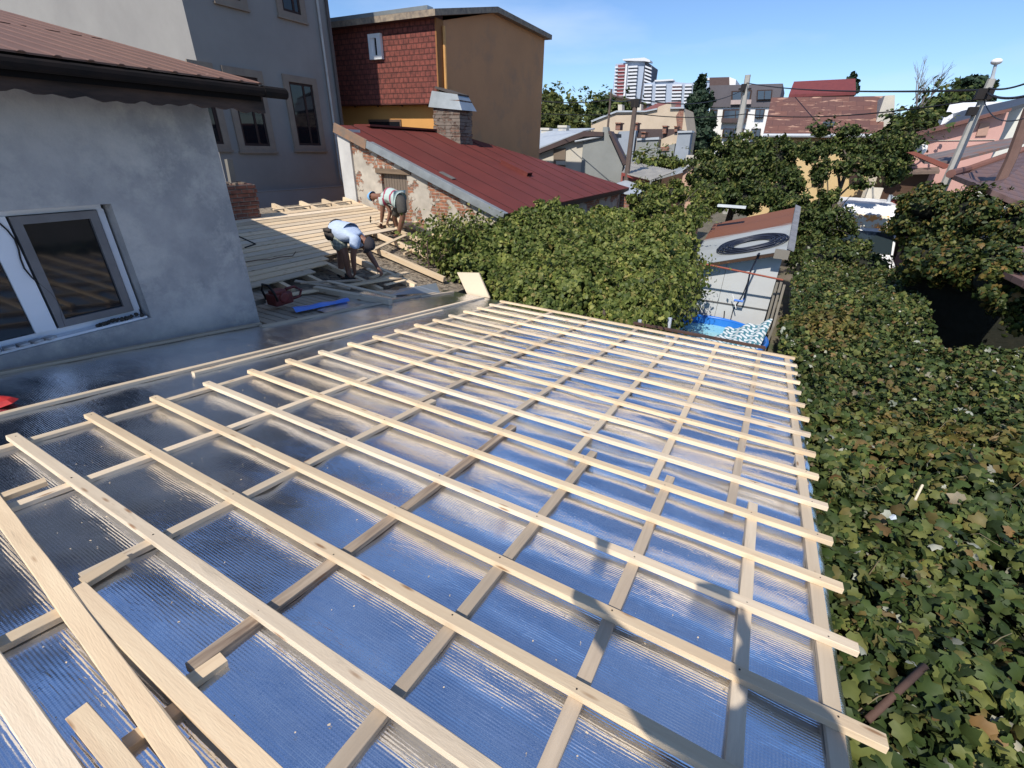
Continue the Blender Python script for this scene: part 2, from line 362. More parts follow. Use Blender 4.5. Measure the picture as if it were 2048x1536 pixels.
def foil_flap(name, poly_x0, poly_x1, y0, y1):
    xs = np.linspace(0, 1, 40); ys = np.linspace(y0, y1, 70)
    X = np.array([[poly_x0(y)+(poly_x1(y)-poly_x0(y))*t for t in xs] for y in ys]); Y = np.repeat(ys[:, None], 40, 1); Z = foil_z2(X, Y)
    V = np.stack([X, Y, Z], -1).reshape(-1, 3); idx = np.arange(40*70).reshape(70, 40)
    F = np.stack([idx[:-1, :-1], idx[:-1, 1:], idx[1:, 1:], idx[1:, :-1]], -1).reshape(-1, 4)
    o0 = np.array(off_of(rb)); return npmesh(name, V-o0, F, FOIL, rb, o0, True)
foil_flap('foil_flap', lambda y: -5.15-.55*min(1, max(0, (y-4.0)/.9))+.05*sin(y*9), lambda y: -4.94, 3.95, 6.6)
# walls that carry the roof, so that it is a building from the side as well
mb = MB()
mb.prism([(-5.0, 6.5, 0), (.5, 6.5, 0), (.5, 6.5, rz(6.5)-.06), (-5.0, 6.5, rz(6.5)-.06)], (0, -.2, 0))
mb.prism([(.5, 6.29, 0), (.5, -1.5, 0), (.5, -1.5, rz(-1.5)-.06), (.5, 6.29, rz(6.29)-.06)], (-.2, 0, 0))
mb.build('wall', BLK, rb)
# fascia at the far eave
mb = MB(); beam(mb, (-4.2, 6.56, rz(6.56, -.06)), (.55, 6.56, rz(6.56, -.06)), .03, .10); mb.build('fascia', BROWNW, rb)

# ---- counter-battens (under) and battens (over)
def one(name, mats, label, cat, group, fn, parent=None):
    mb = MB(); fn(mb); o = mb.build(name, mats, parent, fix=False)
    return tag(o, label, cat, group) if parent is None else o
H1 = .026; H2 = .030
near = [-2.86, -2.10, -1.355, -.72, -.20, .285]; far = [-2.775, -2.11, -1.40, -.82, -.285, .235]
nstart = [.27, .28, .29, -1.3, -1.3, -1.3]
for i in range(6):
    m_ = BARKY if i == 2 else (GREY_PINE if i in (3, 4) else PINE2)
    one('counter_batten', m_, f'{ORD[i]} short counter-batten from the left in the near half of the foil roof', 'roof batten', 'near counter-battens on the foil',
        lambda mb: beam(mb, (near[i], nstart[i], rz(nstart[i], .006+H1/2)), (near[i]+.01, 2.54, rz(2.54, .006+H1/2)), .052, H1, (0, 0, 1), .004))
    one('counter_batten', GREY_PINE if i in (1, 2, 5) else PINE2, f'{ORD[i]} counter-batten from the left in the far half, running down to the eave', 'roof batten', 'far counter-battens on the foil',
        lambda mb: beam(mb, (far[i]-(.062 if far[i] > near[i] else 0)*0 + (.06 if abs(far[i]-near[i]) < .05 else 0)*(-1), 2.41, rz(2.41, .006+H1/2)), (far[i], 6.47, rz(6.47, .006+H1/2)), .050, H1, (0, 0, 1), .004))
one('counter_batten', PINE2, 'long counter-batten along the right verge beside the ivy', 'roof batten', None,
    lambda mb: beam(mb, (.60, -1.3, rz(-1.3, .006+H1/2)), (.555, 6.45, rz(6.45, .006+H1/2)), .055, H1))
one('counter_batten', PINE2, 'long edge batten that carries the left ends of all the cross battens', 'roof batten', None,
    lambda mb: beam(mb, (-3.56, .02, rz(.02, .006+H1/2)), (-3.655, 6.5, rz(6.5, .006+H1/2)), .05, H1))
YB = [.54, .905]+[.905+.367*k for k in range(1, 16)]
for i in range(17):
    Y = YB[i]+random.uniform(-.006, .006); xl = -3.62-.005*i-random.uniform(0, .02); xr = .70+random.uniform(-.012, .012)-.004*i+(.02 if i == 2 else 0)
    def fn(mb):
        z = .006+H1+H2/2
        beam(mb, (xl, Y, rz(Y, z)), (xr, Y+.006-.001*i, rz(Y+.006-.001*i, z)), .052, H2, (0, RT, 1), .006)
        if i < 11:
            for q, xx in enumerate(near+[.6, -3.6]):
                nx = xx+random.uniform(-.012, .012); ny = Y+random.uniform(-.014, .014)
                mb.tube([(nx, ny, rz(ny, z+H2/2-.004)), (nx, ny, rz(ny, z+H2/2+.0012))], .0035, 6, 1)
    o = one('batten', [PINE if i % 3 else PINE2, NAIL], f'cross batten of pale pine, {ORD[i]} from the photographer, overhanging the ivy at its end', 'roof batten', 'cross battens nailed over the counter-battens', fn)

# ---- long strips on the bare foil at the left
strips = [(-4.985, -.2, 3.02, 'grey-lit strip laid along the foot of the plaster wall, near piece'), (-4.90, 2.95, 6.35, 'strip continuing from the wall corner past the bare boards, far piece'),
          (-4.09, .53, 3.05, 'strip on the dark foil with its sawn near end by the red cloth'), (-4.12, 3.0, 6.55, 'upper strip on the foil running to the far eave'),
          (-3.985, 1.72, 5.2, 'strip doubled up beside another one, near end in the middle of the foil')]
for k, (x, a, b_, lb) in enumerate(strips):
    one('roof_strip', PINE2 if k > 1 else GREY_PINE, lb, 'roof batten', 'wooden strips on the open foil', lambda mb: beam(mb, (x, a, rz(a, .006+.014)), (x-.02, b_, rz(b_, .006+.014)), .048, .026, (0, 0, 1), .006))  # strips at the wall foot are greyer to carry the wall's shade
one('roof_strip', PINE2, 'short thin strip on the foil near the far left corner of the roof', 'roof batten', 'wooden strips on the open foil',
    lambda mb: beam(mb, (-4.86, 5.75, rz(5.75, .02)), (-4.80, 6.58, rz(6.58, .02)), .03, .02))
# steel angle along the far eave
mb = MB(); mb.box(((-1.5+.25)/2, 6.80, rz(6.8, .02)), (1.85, .04, .035)); tag(mb.build('steel_angle', mat('rusty_steel', (.10, .05, .035), (.05, .035, .03), 8, rough=.8)), 'rusty steel bar along the far eave in front of the pool', 'steel bar')

# ---- loose battens in the near left corner
hz = .006+H1
one('loose_batten', PINE, 'loose batten starting beside the offcut, nearest below the last nailed cross batten', 'roof batten', 'loose battens at the near left corner',
    lambda mb: beam(mb, (-2.01, .245, rz(.245, hz+.016)), (-.2, .215, rz(.215, hz+.016)), .060, .030))
one('loose_batten', PINE, 'rough-edged loose batten crossing the near left corner from edge to edge', 'roof batten', 'loose battens at the near left corner',
    lambda mb: beam(mb, (-3.3, .30, rz(.30, hz+.016)), (-.6, .09, rz(.09, hz+.016)), .062, .030, jit=.0025))
one('loose_batten', PINE2, 'loose batten entering from the left border in the near left corner', 'roof batten', 'loose battens at the near left corner',
    lambda mb: beam(mb, (-2.6, -.01, rz(-.01, hz+.016)), (-.7, -.055, rz(-.055, hz+.016)), .065, .030))
one('loose_batten', PINE, 'short loose batten end poking in at the bottom border of the picture', 'roof batten', 'loose battens at the near left corner',
    lambda mb: beam(mb, (-1.46, .045, rz(.045, hz+.018)), (-.75, .035, rz(.035, hz+.018)), .055, .030))
blocks = [((-2.95, .27), (-2.92, .46), .05, 'thin offcut leaning across the first counter-batten at the left border', .02), ((-2.045, .27), (-2.055, .42), .055, 'offcut block beside the end of the loose batten', .012),
          ((-1.965, .0), (-1.955, .17), .055, 'offcut block half under the rough loose batten, near the left border', 0), ((-1.31, .255), (-1.30, .37), .05, 'small offcut block lying on the foil beside the dark knotty counter-batten', 0),
          ((-1.27, .07), (-1.25, .24), .048, 'offcut block squeezed between the two loose battens', 0), ((-3.02, .02), (-2.9, .13), .05, 'bit of offcut at the extreme left border', 0)]
for p, q, w_, lb, dzz in blocks:
    one('offcut_block', PINE, lb, 'wood offcut', 'pine offcuts at the near left corner', lambda mb: beam(mb, (*p, rz(p[1], .006+.015+dzz)), (*q, rz(q[1], .006+.015+dzz*2)), w_, .028, bow=0, jit=.001))

# wood chips and sawdust: countless
def scatter_chips(name, n, area, zf, label, mats, smin=.003, smax=.011):
    X = RNG.uniform(area[0], area[1], n); Y = RNG.uniform(area[2], area[3], n); Z = zf(X, Y)+.002
    s = RNG.uniform(smin, smax, n); a = RNG.uniform(0, 2*pi, n); e = RNG.uniform(.25, .8, n)
    ca, sa = np.cos(a), np.sin(a); Q = []
    for (p, q) in ((-1, -1), (1, -1), (1, 1), (-1, 1)):
        dx = p*s; dy = q*s*e; Q.append(np.stack([X+dx*ca-dy*sa, Y+dx*sa+dy*ca, Z+RNG.uniform(0, .004, n)], -1))
    V = np.stack(Q, 1).reshape(-1, 3); F = np.arange(4*n).reshape(n, 4); o0 = V.mean(0)
    return tag(npmesh(name, V-o0, F, mats, None, o0), label, 'sawdust', kind='stuff')
scatter_chips('sawdust', 1100, (-4.9, .6, -.1, 6.4), lambda X, Y: RC-RT*Y+.009, 'pale sawdust and wood chips sprinkled over the silver foil', mat('chip', (.62, .50, .34), (.5, .4, .28), 5), .0012, .0045)

# red cloth at the left border
RED = mat('red_cloth', (.42, .02, .02), (.30, .012, .015), 20, rough=.7, bump=.5, bscale=30)
mb = MB(); c = roof(2, 800, .03)
pts = [(-.16, -.10), (-.10, -.16), (.03, -.09), (.10, -.05), (.125, .02), (.07, .07), (-.02, .04), (-.12, .02)]
o = [(c[0]+x, c[1]+y, c[2]-.03+.012+random.uniform(0, .03)) for x, y in pts]; top = [(c[0]+x*.6+.01, c[1]+y*.6, c[2]+random.uniform(.0, .03)) for x, y in pts]; n_ = len(pts)
mb.add(o+top+[(c[0], c[1], c[2]+.03)], [(i, (i+1) % n_, n_+(i+1) % n_, n_+i) for i in range(n_)]+[(n_+i, n_+(i+1) % n_, 2*n_) for i in range(n_)])
tag(mb.build('red_cloth', RED), 'crumpled red cloth on the dark foil at the left border', 'cloth')

# ================================================================== LEFT PLASTER HOUSE
ph = thing('plaster_house', (-7.6, .5, 0), 'rough grey cement-rendered house wall close on the left, with a brown tin roof', 'house')
REND = mat('cement_render', (.42, .405, .39), (.21, .215, .225), 1.0, bump=.55, bscale=16, c3=(.47, .45, .42), c3scale=2.6, c3lo=.48, c3hi=.68, bdist=.012, lo=.35, hi=.65)
XW = -5.15; YC = 3.1
wy0, wy1, wz0, wz1 = -.30, 2.03, 3.02, 4.07      # window opening
mb = MB(); t_ = .38
def wallseg(y0, y1, z0, z1): mb.bx(XW-t_, XW, y0, y1, z0, z1)
wallseg(-4, wy0, 0, 5.0); wallseg(wy1, YC, 0, 5.0); wallseg(wy0, wy1, 0, wz0); wallseg(wy0, wy1, wz1, 5.0)
mb.prism([(XW-t_, YC, 0), (-10, YC, 0), (-10, YC, 5.9), (XW-t_, YC, 5.05)], (0, -.3, 0))
mb.bx(-10.0, -9.7, -4, YC-.3, 0, 5.4); mb.bx(-9.7, XW-t_, -4, -3.7, 0, 5.0)
mb.build('wall', REND, ph)
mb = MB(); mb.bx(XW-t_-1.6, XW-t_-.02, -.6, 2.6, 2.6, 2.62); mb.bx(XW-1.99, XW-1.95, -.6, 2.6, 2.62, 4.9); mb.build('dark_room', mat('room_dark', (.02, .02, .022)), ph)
# tin roof
TIN = mat('brown_tin', (.17, .088, .058), (.14, .072, .048), 3, rough=.55, bump=.1, bscale=20, c3=(.28, .17, .13), c3scale=6, c3lo=.66, c3hi=.7)
mb = MB(); ang = .19; ye = 3.36
def tz(X): return 5.13+ang*(-4.89-X)
mb.prism([(-4.62, -4.2, tz(-4.62)), (-4.62, ye, tz(-4.62)), (-10.4, ye, tz(-10.4)), (-10.4, -4.2, tz(-10.4))], (0, 0, -.012))
y = -4.1
while y < ye:
    mb.prism([(-4.60, y, tz(-4.6)+.001), (-4.60, y+.015, tz(-4.6)+.009), (-4.60, y+.035, tz(-4.6)+.009), (-4.60, y+.05, tz(-4.6)+.001)], (-5.8, 0, 5.8*ang)); y += .19
tr = mb.build('tin_roof', TIN, ph)
mb = MB()                                          # laps and fixings between the sheets
for k in range(24):
    yy = -1.5+k*.205; xx = -7.2+random.uniform(-.02, .02)
    mb.bx(xx-.006, xx+.006, yy, yy+random.uniform(.06, .16), tz(xx)+.001, tz(xx)+.006)
mb.build('sheet_lap', mat('lap_dark', (.03, .02, .015)), tr)['kind'] = 'stuff'
DKG = mat('dark_gutter', (.012, .010, .011), (.018, .015, .014), rough=.6, spec=.25)
mb = MB(); mb.tube([(-4.615, -4, 4.99), (-4.615, 3.50, 5.015)], .042, 10); mb.tube([(-4.615, 3.35, 5.015), (-4.615, 3.60, 5.015)], .050, 10); mb.build('gutter', mat('matt_gutter', (.010, .009, .009), (.016, .012, .011), 6, rough=.9, spec=.12), ph)
mb = MB(); mb.bx(-4.66, -4.645, -4, 3.34, 4.93, 5.069); mb.build('eave_board', mat('eave_shade_black', (.008, .007, .007), rough=.95, spec=.1), ph)  # black strip added so the band under the tin looks shaded
mb = MB()
ys = np.arange(-4, 3.42, .05); lower = [4.845+.011*sin(2*pi*v/.19)+.006*sin(v*17)+.008*sin(v*5.1) for v in ys]
P = [(-4.70, v, 5.04) for v in ys]+[(-4.70, v, l) for v, l in zip(ys[::-1], lower[::-1])]; n_ = len(ys)
V = P+[(p[0]-.04, p[1], p[2]) for p in P]; N = len(P)
F = [(i, i+1, N-2-i, N-1-i) for i in range(n_-1)]+[(N+i, N+N-1-i, N+N-2-i, N+i+1) for i in range(n_-1)]+[(i, (i+1) % N, N+(i+1) % N, N+i) for i in range(N)]
mb.add(V, F); mb.build('fascia_board', mat('dark_fascia', (.07, .045, .036), (.018, .014, .014), 4, bump=.6, bscale=10, stretch=(1, .5, 3)), ph)
mb = MB(); mb.bx(-5.16, -4.745, -4, 3.36, 4.98, 5.0); mb.build('soffit', BROWNW, ph)
# window
PVC = mat('white_pvc', (.74, .76, .80), (.68, .70, .74), 2, rough=.35)
win = thing('window', (0, 0, 0), None, None); win.parent = ph; win.location = Vector((XW, 1, 3.5))-ph.location
def vbar(mb, y0, y1, z0, z1, x0=-.20, x1=-.13): mb.bx(XW+x0, XW+x1, y0, y1, z0, z1)
mb = MB(); vbar(mb, wy0, wy1-.03, wz0+.01, wz0+.07); vbar(mb, wy0, wy1-.03, wz1-.05, wz1); vbar(mb, wy1-.07, wy1-.02, wz0+.07, wz1-.05); vbar(mb, wy0, wy0+.05, wz0+.07, wz1-.05); vbar(mb, 1.22, 1.36, wz0+.07, wz1-.05, -.20, -.115)
mb.build('window_frame', PVC, win)
SASH = mat('grey_film_sash', (.17, .165, .17), (.13, .125, .13), 4, rough=.4)
mb = MB(); a, b_, c, d = 1.375, wy1-.085, wz0+.075, wz1-.055; g = .062
mb.bx(XW-.165, XW-.10, a, b_, c, c+g); mb.bx(XW-.165, XW-.10, a, b_, d-g, d); mb.bx(XW-.165, XW-.10, a, a+g, c+g, d-g); mb.bx(XW-.165, XW-.10, b_-g, b_, c+g, d-g)
mb.build('sash', SASH, win)
mb = MB(); mb.bx(XW-.14, XW-.13, a+g, b_-g, c+g, d-g); mb.build('pane', glass('window_glass'), win)
mb = MB(); mb.bx(XW-.15, XW-.14, wy0+.05, 1.22, wz0+.07, wz1-.05); mb.build('pane', glass('window_glass'), win)
mb = MB(); mb.bx(XW-.115, XW-.03, wy0, wy1-.02, wz0-.0, wz0+.02); mb.build('sill', PVC, win)
mb = MB(); pts = [(XW-.105, 1.30+.03*sin(k*.9)+.012*k, 4.0-k*.075) for k in range(13)]; mb.tube(pts, .006, 5); mb.build('cord', DKG, win)
mb = MB()
for k in range(26): mb.ball((XW-.06+random.uniform(-.03, .03), 1.62+k*.014, wz0+.03+random.uniform(0, .02)), random.uniform(.008, .02), 6, 4)
for k in range(22): mb.ball((XW-.01+random.uniform(-.03, .03), .55+k*.018, wz0+.03+random.uniform(0, .02)), random.uniform(.008, .02), 6, 4)
mb.build('debris', mat('dark_debris', (.05, .045, .04)), win)['kind'] = 'stuff'
for k in range(5):
    mb = MB(); mb.box((XW-.05, .93+k*.085, wz0+.032), (.07, .07, .02), [unit((1, .2*k-.3, 0)), unit((-.2*k+.3, 1, 0)), (0, 0, 1)])
    tag(mb.build('tile_scrap', mat('pale_tile', (.5, .52, .55), (.25, .22, .2), 9)), f'small broken tile scrap on the window sill, {ORD[k]} from the left', 'tile scrap', 'tile scraps on the sill')

# ================================================================== GREY BUILDING
gb = thing('grey_building', (-16, 9, 0), 'tall grey rendered apartment building behind the plank deck, brown stone window surrounds', 'apartment building')
GR = mat('grey_render', (.285, .27, .25), (.235, .222, .208), .7, bump=.15, bscale=40, lo=.3, hi=.7)
XG = -13.2; GY0 = float(onX(415, 210, XG)[1]); GY1 = float(onX(690, 270, XG)[1])
mb = MB(); mb.bx(-26, XG, GY0, GY1, 0, 13.5); mb.build('wall', GR, gb)
mb = MB(); zp = float(onX(600, 378, XG)[2]); mb.bx(XG, XG+.06, GY0, GY1-.02, 0, zp); mb.bx(XG, XG+.075, GY0, GY1-.02, zp, zp+.02); mb.build('plinth', mat('grey_plinth', (.30, .295, .30), (.27, .265, .27), 1, bump=.1), gb)
STONE = mat('brown_surround', (.27, .22, .17), (.22, .175, .14), 3, bump=.15)
FRM = mat('dark_brown_frame', (.045, .025, .02))
def gwin(p_tl, p_br, name='window'):
    a = onX(*p_tl, XG); b_ = onX(*p_br, XG); y0, y1, z1, z0 = a[1], b_[1], a[2], b_[2]; s = .17
    m = MB(); m.bx(XG, XG+.05, y0, y1, z1-s, z1); m.bx(XG, XG+.05, y0, y1, z0, z0+s*.8); m.bx(XG, XG+.05, y0, y0+s, z0+s*.8, z1-s); m.bx(XG, XG+.05, y1-s, y1, z0+s*.8, z1-s)
    m.bx(XG, XG+.075, y0-.03, y1+.03, z0-.05, z0)
    f = m.build(name, STONE, gb)
    m = MB(); q = .06; m.bx(XG+.003, XG+.02, y0+s, y0+s+q, z0+s*.8, z1-s); m.bx(XG+.003, XG+.02, y1-s-q, y1-s, z0+s*.8, z1-s); m.bx(XG+.003, XG+.02, y0+s+q, y1-s-q, z0+s*.8, z0+s*.8+q); m.bx(XG+.003, XG+.02, y0+s+q, y1-s-q, z1-s-q, z1-s); m.bx(XG+.003, XG+.025, (y0+y1)/2+.05, (y0+y1)/2+.11, z0+s*.8+q, z1-s-q)
    m.build('frame', FRM, f)
    m = MB(); m.bx(XG+.003, XG+.008, y0+s+q, y1-s-q, z0+s*.8+q, z1-s-q); m.build('pane', glass('window_glass'), f)
gwin((562, 147), (651, 301)); gwin((440, 130), (552, 303)); gwin((370, 118), (462, 300)); gwin((538, -75), (613, 46)); gwin((405, -105), (495, 20))
PIPE = mat('pale_drainpipe', (.50, .48, .44), (.40, .38, .35), 4, rough=.5)
mb = MB(); yp = float(onX(632, 5, XG)[1]); mb.tube([(XG+.06, yp, 12), (XG+.06, yp, 3.6), (XG+.09, yp+.05, 3.4)], .035, 8); mb.build('drainpipe', PIPE, gb)
mb = MB(); mb.tube([(XG+.05, GY1-.12, 12.5), (XG+.05, GY1-.12, 3.0)], .045, 8); mb.build('drainpipe', mat('dark_pipe', (.12, .10, .09)), gb)
mb = MB(); mb.bx(-26.3, XG+.35, GY0-.3, GY1+.3, 13.5, 13.75); mb.build('roof', TIN, gb)

# ================================================================== PLANK DECK (roof being boarded) and its rafters
mb = MB()   # old roof slab with rubble under the rafters
mb.prism([(-10.6, 3.3, dz(-10.6, -.16)), (-5.1, 3.3, dz(-5.1, -.16)), (-5.1, 9.45, dz(-5.1, -.16)), (-10.6, 9.45, dz(-10.6, -.16))], (0, 0, -.1))
mb.prism([(-5.15, 6.6, 0), (-5.15, 9.4, 0), (-5.15, 9.4, dz(-5.15, -.262)), (-5.15, 6.6, dz(-5.15, -.262))], (-.2, 0, 0))
RUB = mat('rubble_litter', (.34, .28, .20), (.20, .16, .12), 6, bump=1, bscale=30, c3=(.08, .065, .05), c3scale=9, c3lo=.5, c3hi=.62, bdist=.03)
old = tag(mb.build('old_roof_slab', RUB), 'old littered roof slab showing between the new rafters in front of the two workers', 'roof')
scatter_chips('litter', 5200, (-8.6, -5.15, 5.4, 9.4), lambda X, Y: DC-DS*X-.155, 'straw, bark and wood chips littering the old roof between the rafters', mat('litter', (.42, .34, .24), (.12, .09, .07), 9), .006, .03)
raf_y = [4.6, 5.15, 5.78, 6.45, 7.20, 7.94, 8.60, 9.28]
rend = [-6.5, -5.9, -5.75, -5.55, -5.45, -5.6, -5.5, -5.4]
for i, yy in enumerate(raf_y):
    one('rafter', PINE, f'{ORD[i]} deck rafter counted from the plaster house, a planed beam sloping down to the right', 'rafter', 'rafters of the plank deck',
        lambda mb: beam(mb, (-10.42+.02*i, yy, dz(-10.42, -.055)), (rend[i], yy-.02, dz(rend[i], -.055)), .075, .10, (0, 0, 1), .004))
# boards running away from the camera
x = -9.70; i = 0; nb = 17
ends = []
while i < nb:
    f_ = i/(nb-1)
    y1 = [9.32]*7+[9.0, 9.0, 8.2, 8.7, 7.4, 7.0, 6.4, 5.9, 5.7, 5.3]; y1 = y1[i]
    y0 = 3.45+random.uniform(0, .12)
    xx = x+.05
    m_ = [PINE, PINE2, PINE][i % 3]
    half = 5.7+random.uniform(-.3, .9) if i % 3 == 1 else None
    y1 += random.uniform(-.06, .06)
    if half and half < y1-.8:
        for a, b_, t2 in ((y0, half, 'near'), (half+.006, y1, 'far')):
            one('deck_board', m_, f'{ORD[i]} row of deck boards from the high side by the grey building, {t2} length', 'deck board', 'boards of the plank deck',
                lambda mb: beam(mb, (xx, a, dz(xx, .009)), (xx+.01, b_, dz(xx, .009)), .150, .022, (DS, 0, 1), .005, .4))
    else:
        one('deck_board', m_, f'{ORD[i]} deck board from the high side by the grey building, one full length', 'deck board', 'boards of the plank deck',
            lambda mb: beam(mb, (xx, y0, dz(xx, .009)), (xx+.01, y1, dz(xx, .009)), .150, .022, (DS, 0, 1), .005, .4))
    x += .174; i += 1
one('deck_strip', PINE, 'narrow strip crossing the projecting rafter ends beside the grey building', 'deck board', None, lambda mb: beam(mb, (-9.93, 6.9, dz(-9.93, .009)), (-9.98, 9.35, dz(-9.98, .009)), .05, .022, (DS, 0, 1)))
def pl(px0, py0, px1, py1, w_, h_, z0, z1, label, m_=PINE, name='loose_plank', grp='loose planks lying at the edge of the deck'):
    a = deck(px0, py0, z0); b_ = deck(px1, py1, z1)
    if a[0] > -5.6: a = roof(px0, py0, z0)
    if b_[0] > -5.6: b_ = roof(px1, py1, z1)
    one(name, m_, label, 'loose plank', grp, lambda mb: beam(mb, a, b_, w_, h_, (0, 0, 1), .006))
pl(630, 577, 781, 604, .09, .075, .05, .05, 'thick squared beam with its bright cut end over the foil', PINE2, 'loose_beam')
pl(655, 562, 790, 594, .07, .022, .13, .09, 'thin plank laid across the thick squared beam', PINE2)
pl(560, 592, 800, 555, .11, .025, .05, .05, 'long plank reaching from the chainsaw to the worker in the pale shirt')
pl(590, 562, 700, 578, .10, .02, .09, .09, 'grey shaded plank just behind the chainsaw', GREY_PINE)
pl(700, 572, 815, 545, .10, .03, .04, .05, 'sunlit plank at the feet of the worker in the pale shirt')
pl(600, 566, 720, 560, .09, .02, .10, .07, 'narrow plank under the shadow line beside the chainsaw', GREY_PINE)
pl(735, 537, 765, 552, .10, .02, .04, .04, 'short plank piece under the gloved hand')
pl(742, 556, 770, 545, .08, .02, .06, .06, 'small board scrap between the planks by the gloved hand')
pl(770, 570, 810, 560, .07, .02, .02, .03, 'small board scrap close to the foil edge')
pl(745, 500, 812, 470, .10, .022, .03, .03, 'short plank lying beyond the head of the worker in the pale shirt')
pl(815, 498, 880, 478, .06, .05, -.08, -.06, 'squared timber lying crosswise on the rubble by the vine')
pl(808, 508, 850, 490, .05, .05, -.08, -.06, 'short squared stick crossing under a rafter near the vine')
pl(790, 455, 850, 440, .12, .03, .03, .03, 'board under the hands of the worker in the striped shirt')
# thin upright rod
mb = MB(); p = deck(858, 545, -.1); mb.tube([p, p+np.array((0, 0, .62))], .012, 6); tag(mb.build('upright_rod', mat('rusty_steel', (.1, .05, .03))), 'thin upright steel rod in front of the vine, beside the rafters', 'steel rod')
# pale wide board standing up against the eave
a, b_, c_, d_ = roof(935, 587, -.02), roof(977, 592, -.02), onY(958, 545, 6.72), onY(915, 545, 6.72)
mb = MB(); mb.prism([onY(935, 590, 6.66), onY(979, 596, 6.66), onY(957, 546, 6.80), onY(914, 545, 6.80)], (0, .03, 0)); tag(mb.build('leaning_board', PINE2), 'wide pale board standing on edge between the foil and the vine', 'board')
# blue plastic sheet
BLUE = mat('blue_plastic', (.09, .24, .70), (.06, .17, .55), 4, rough=.3, bump=.4, bscale=8)
p0, p1, p2, p3 = roof(581, 616, .03), roof(592, 625, .02), roof(700, 602, .03), roof(694, 598, .03); N1, N2 = 24, 6; V = []
for i in range(N1+1):
    for j in range(N2+1):
        s, t = i/N1, j/N2; q = (p0*(1-s)+p3*s)*(1-t)+(p1*(1-s)+p2*s)*t; V.append(q+np.array((0, 0, .008*sin(s*14+t*3)*sin(pi*t)+.03*sin(pi*t))))
mb = MB(); mb.add(V, [(i*(N2+1)+j, (i+1)*(N2+1)+j, (i+1)*(N2+1)+j+1, i*(N2+1)+j+1) for i in range(N1) for j in range(N2)])
tag(mb.build('plastic_sheet', BLUE, smooth=True, fix=False), 'blue plastic sheet rolled on the bare boards by the chainsaw', 'plastic sheet')
# metal flashing sheet bent up at the far left corner of the foil
GALV = mat('galvanised', (.42, .45, .46), (.34, .37, .38), 3, rough=.4, metal=.7)
P = [roof(780, 590, .03), roof(880, 585, .03), roof(872, 566, .12), roof(838, 572, .10), roof(800, 578, .04)]
mb = MB(); mb.prism(P, (0, 0, -.006)); tag(mb.build('metal_flashing', GALV), 'bent sheet of dull metal flashing lying where the foil meets the rubble', 'metal sheet')
# chainsaw
sw = thing('chainsaw', tuple(roof(556, 612, .02)), 'dark red and black chainsaw standing on the bare boards by the wall corner', 'chainsaw')
b0 = np.array(sw.location); mb = MB(); SR = mat('saw_red', (.16, .025, .02), (.10, .02, .02), 9, rough=.45)
mb.box(b0+np.array((.0, .05, .10)), (.20, .28, .16)); mb.box(b0+np.array((.02, .02, .20)), (.15, .18, .06)); mb.tube([b0+np.array((-.1, .05, .12)), b0+np.array((.12, .05, .12))], .075, 12); mb.build('motor_housing', SR, sw, bevel=.02)
mb = MB(); mb.tube([b0+np.array(p) for p in ((-.12, -.06, .08), (-.14, -.09, .22), (-.08, -.10, .31), (.04, -.10, .31), (.11, -.08, .2), (.11, -.06, .1))], .016, 8); mb.build('front_handle', DKG, sw, smooth=True)
mb = MB(); mb.tube([b0+np.array(p) for p in ((0, .16, .2), (.0, .30, .2), (.0, .40, .13), (0, .36, .05), (0, .18, .04))], .02, 8); mb.build('rear_handle', SR, sw, smooth=True)
mb = MB(); mb.box(b0+np.array((-.11, -.30, .08)), (.008, .42, .07)); mb.build('guide_bar', mat('saw_steel', (.3, .3, .3), rough=.4, metal=1), sw)
# hooked steel bar on the deck
mb = MB(); mb.tube([deck(478, 473, .03), deck(511, 488, .03), deck(490, 495, .03)], .012, 6); tag(mb.build('bent_bar', DKG), 'dark hooked bar lying on the shaded boards beside the wall edge', 'bent bar')
mb = MB(); mb.tube([deck(490, 524, .03), deck(515, 520, .035), deck(540, 519, .04), deck(560, 514, .035), deck(585, 512, .03), deck(592, 503, .03)], .006, 5); tag(mb.build('power_cord', mat('brown_cord', (.12, .05, .03))), 'thin brown cord curling over the shaded deck boards', 'cord')
# brick chimney with a wooden post in it
BR = brickmat('old_brick', (.26, .10, .065), (.18, .075, .055), (.24, .20, .17), axis='ANY')
ch = thing('brick_chimney', (-9.5, 6.25, dz(-9.5)), 'short crumbling brick chimney stub with a wooden post stuck in it, by the deck edge', 'chimney')
c0 = deck(488, 432); x0, y0 = c0[0]-.02, c0[1]; zt = float(onX(488, 375, x0+.2)[2])
mb = MB(); zz = c0[2]-.1; k = 0
while zz < zt:
    g = random.uniform(-.012, .012); e_ = .02 if zt-zz < .35 else 0
    mb.bx(x0-.26-e_+g, x0+.24+e_+g, y0-.42-e_, y0+.22+e_+g, zz, zz+.068); mb.bx(x0-.25+g, x0+.23+g, y0-.41, y0+.21, zz+.068, zz+.08); zz += .08
mb.build('brickwork', BR, ch)
mb = MB()
for k in range(14): mb.box((x0+random.uniform(-.2, .2), y0-.1+random.uniform(-.28, .28), zz+.01), (random.uniform(.06, .2), random.uniform(.06, .12), random.uniform(.03, .07)), [unit((1, random.uniform(-.4, .4), 0)), unit((random.uniform(-.4, .4), 1, 0)), (0, 0, 1)])
mb.build('mortar_cap', mat('mortar_rubble', (.20, .155, .12), (.12, .09, .07), 8, bump=.8, bscale=25), ch)
mb = MB(); mb.box((x0-.05, y0-.02, zz+.19), (.09, .11, .50), [(1, 0, .1), (0, 1, -.12), (-.1, .12, 1)]); mb.build('wooden_post', GREYW, ch)

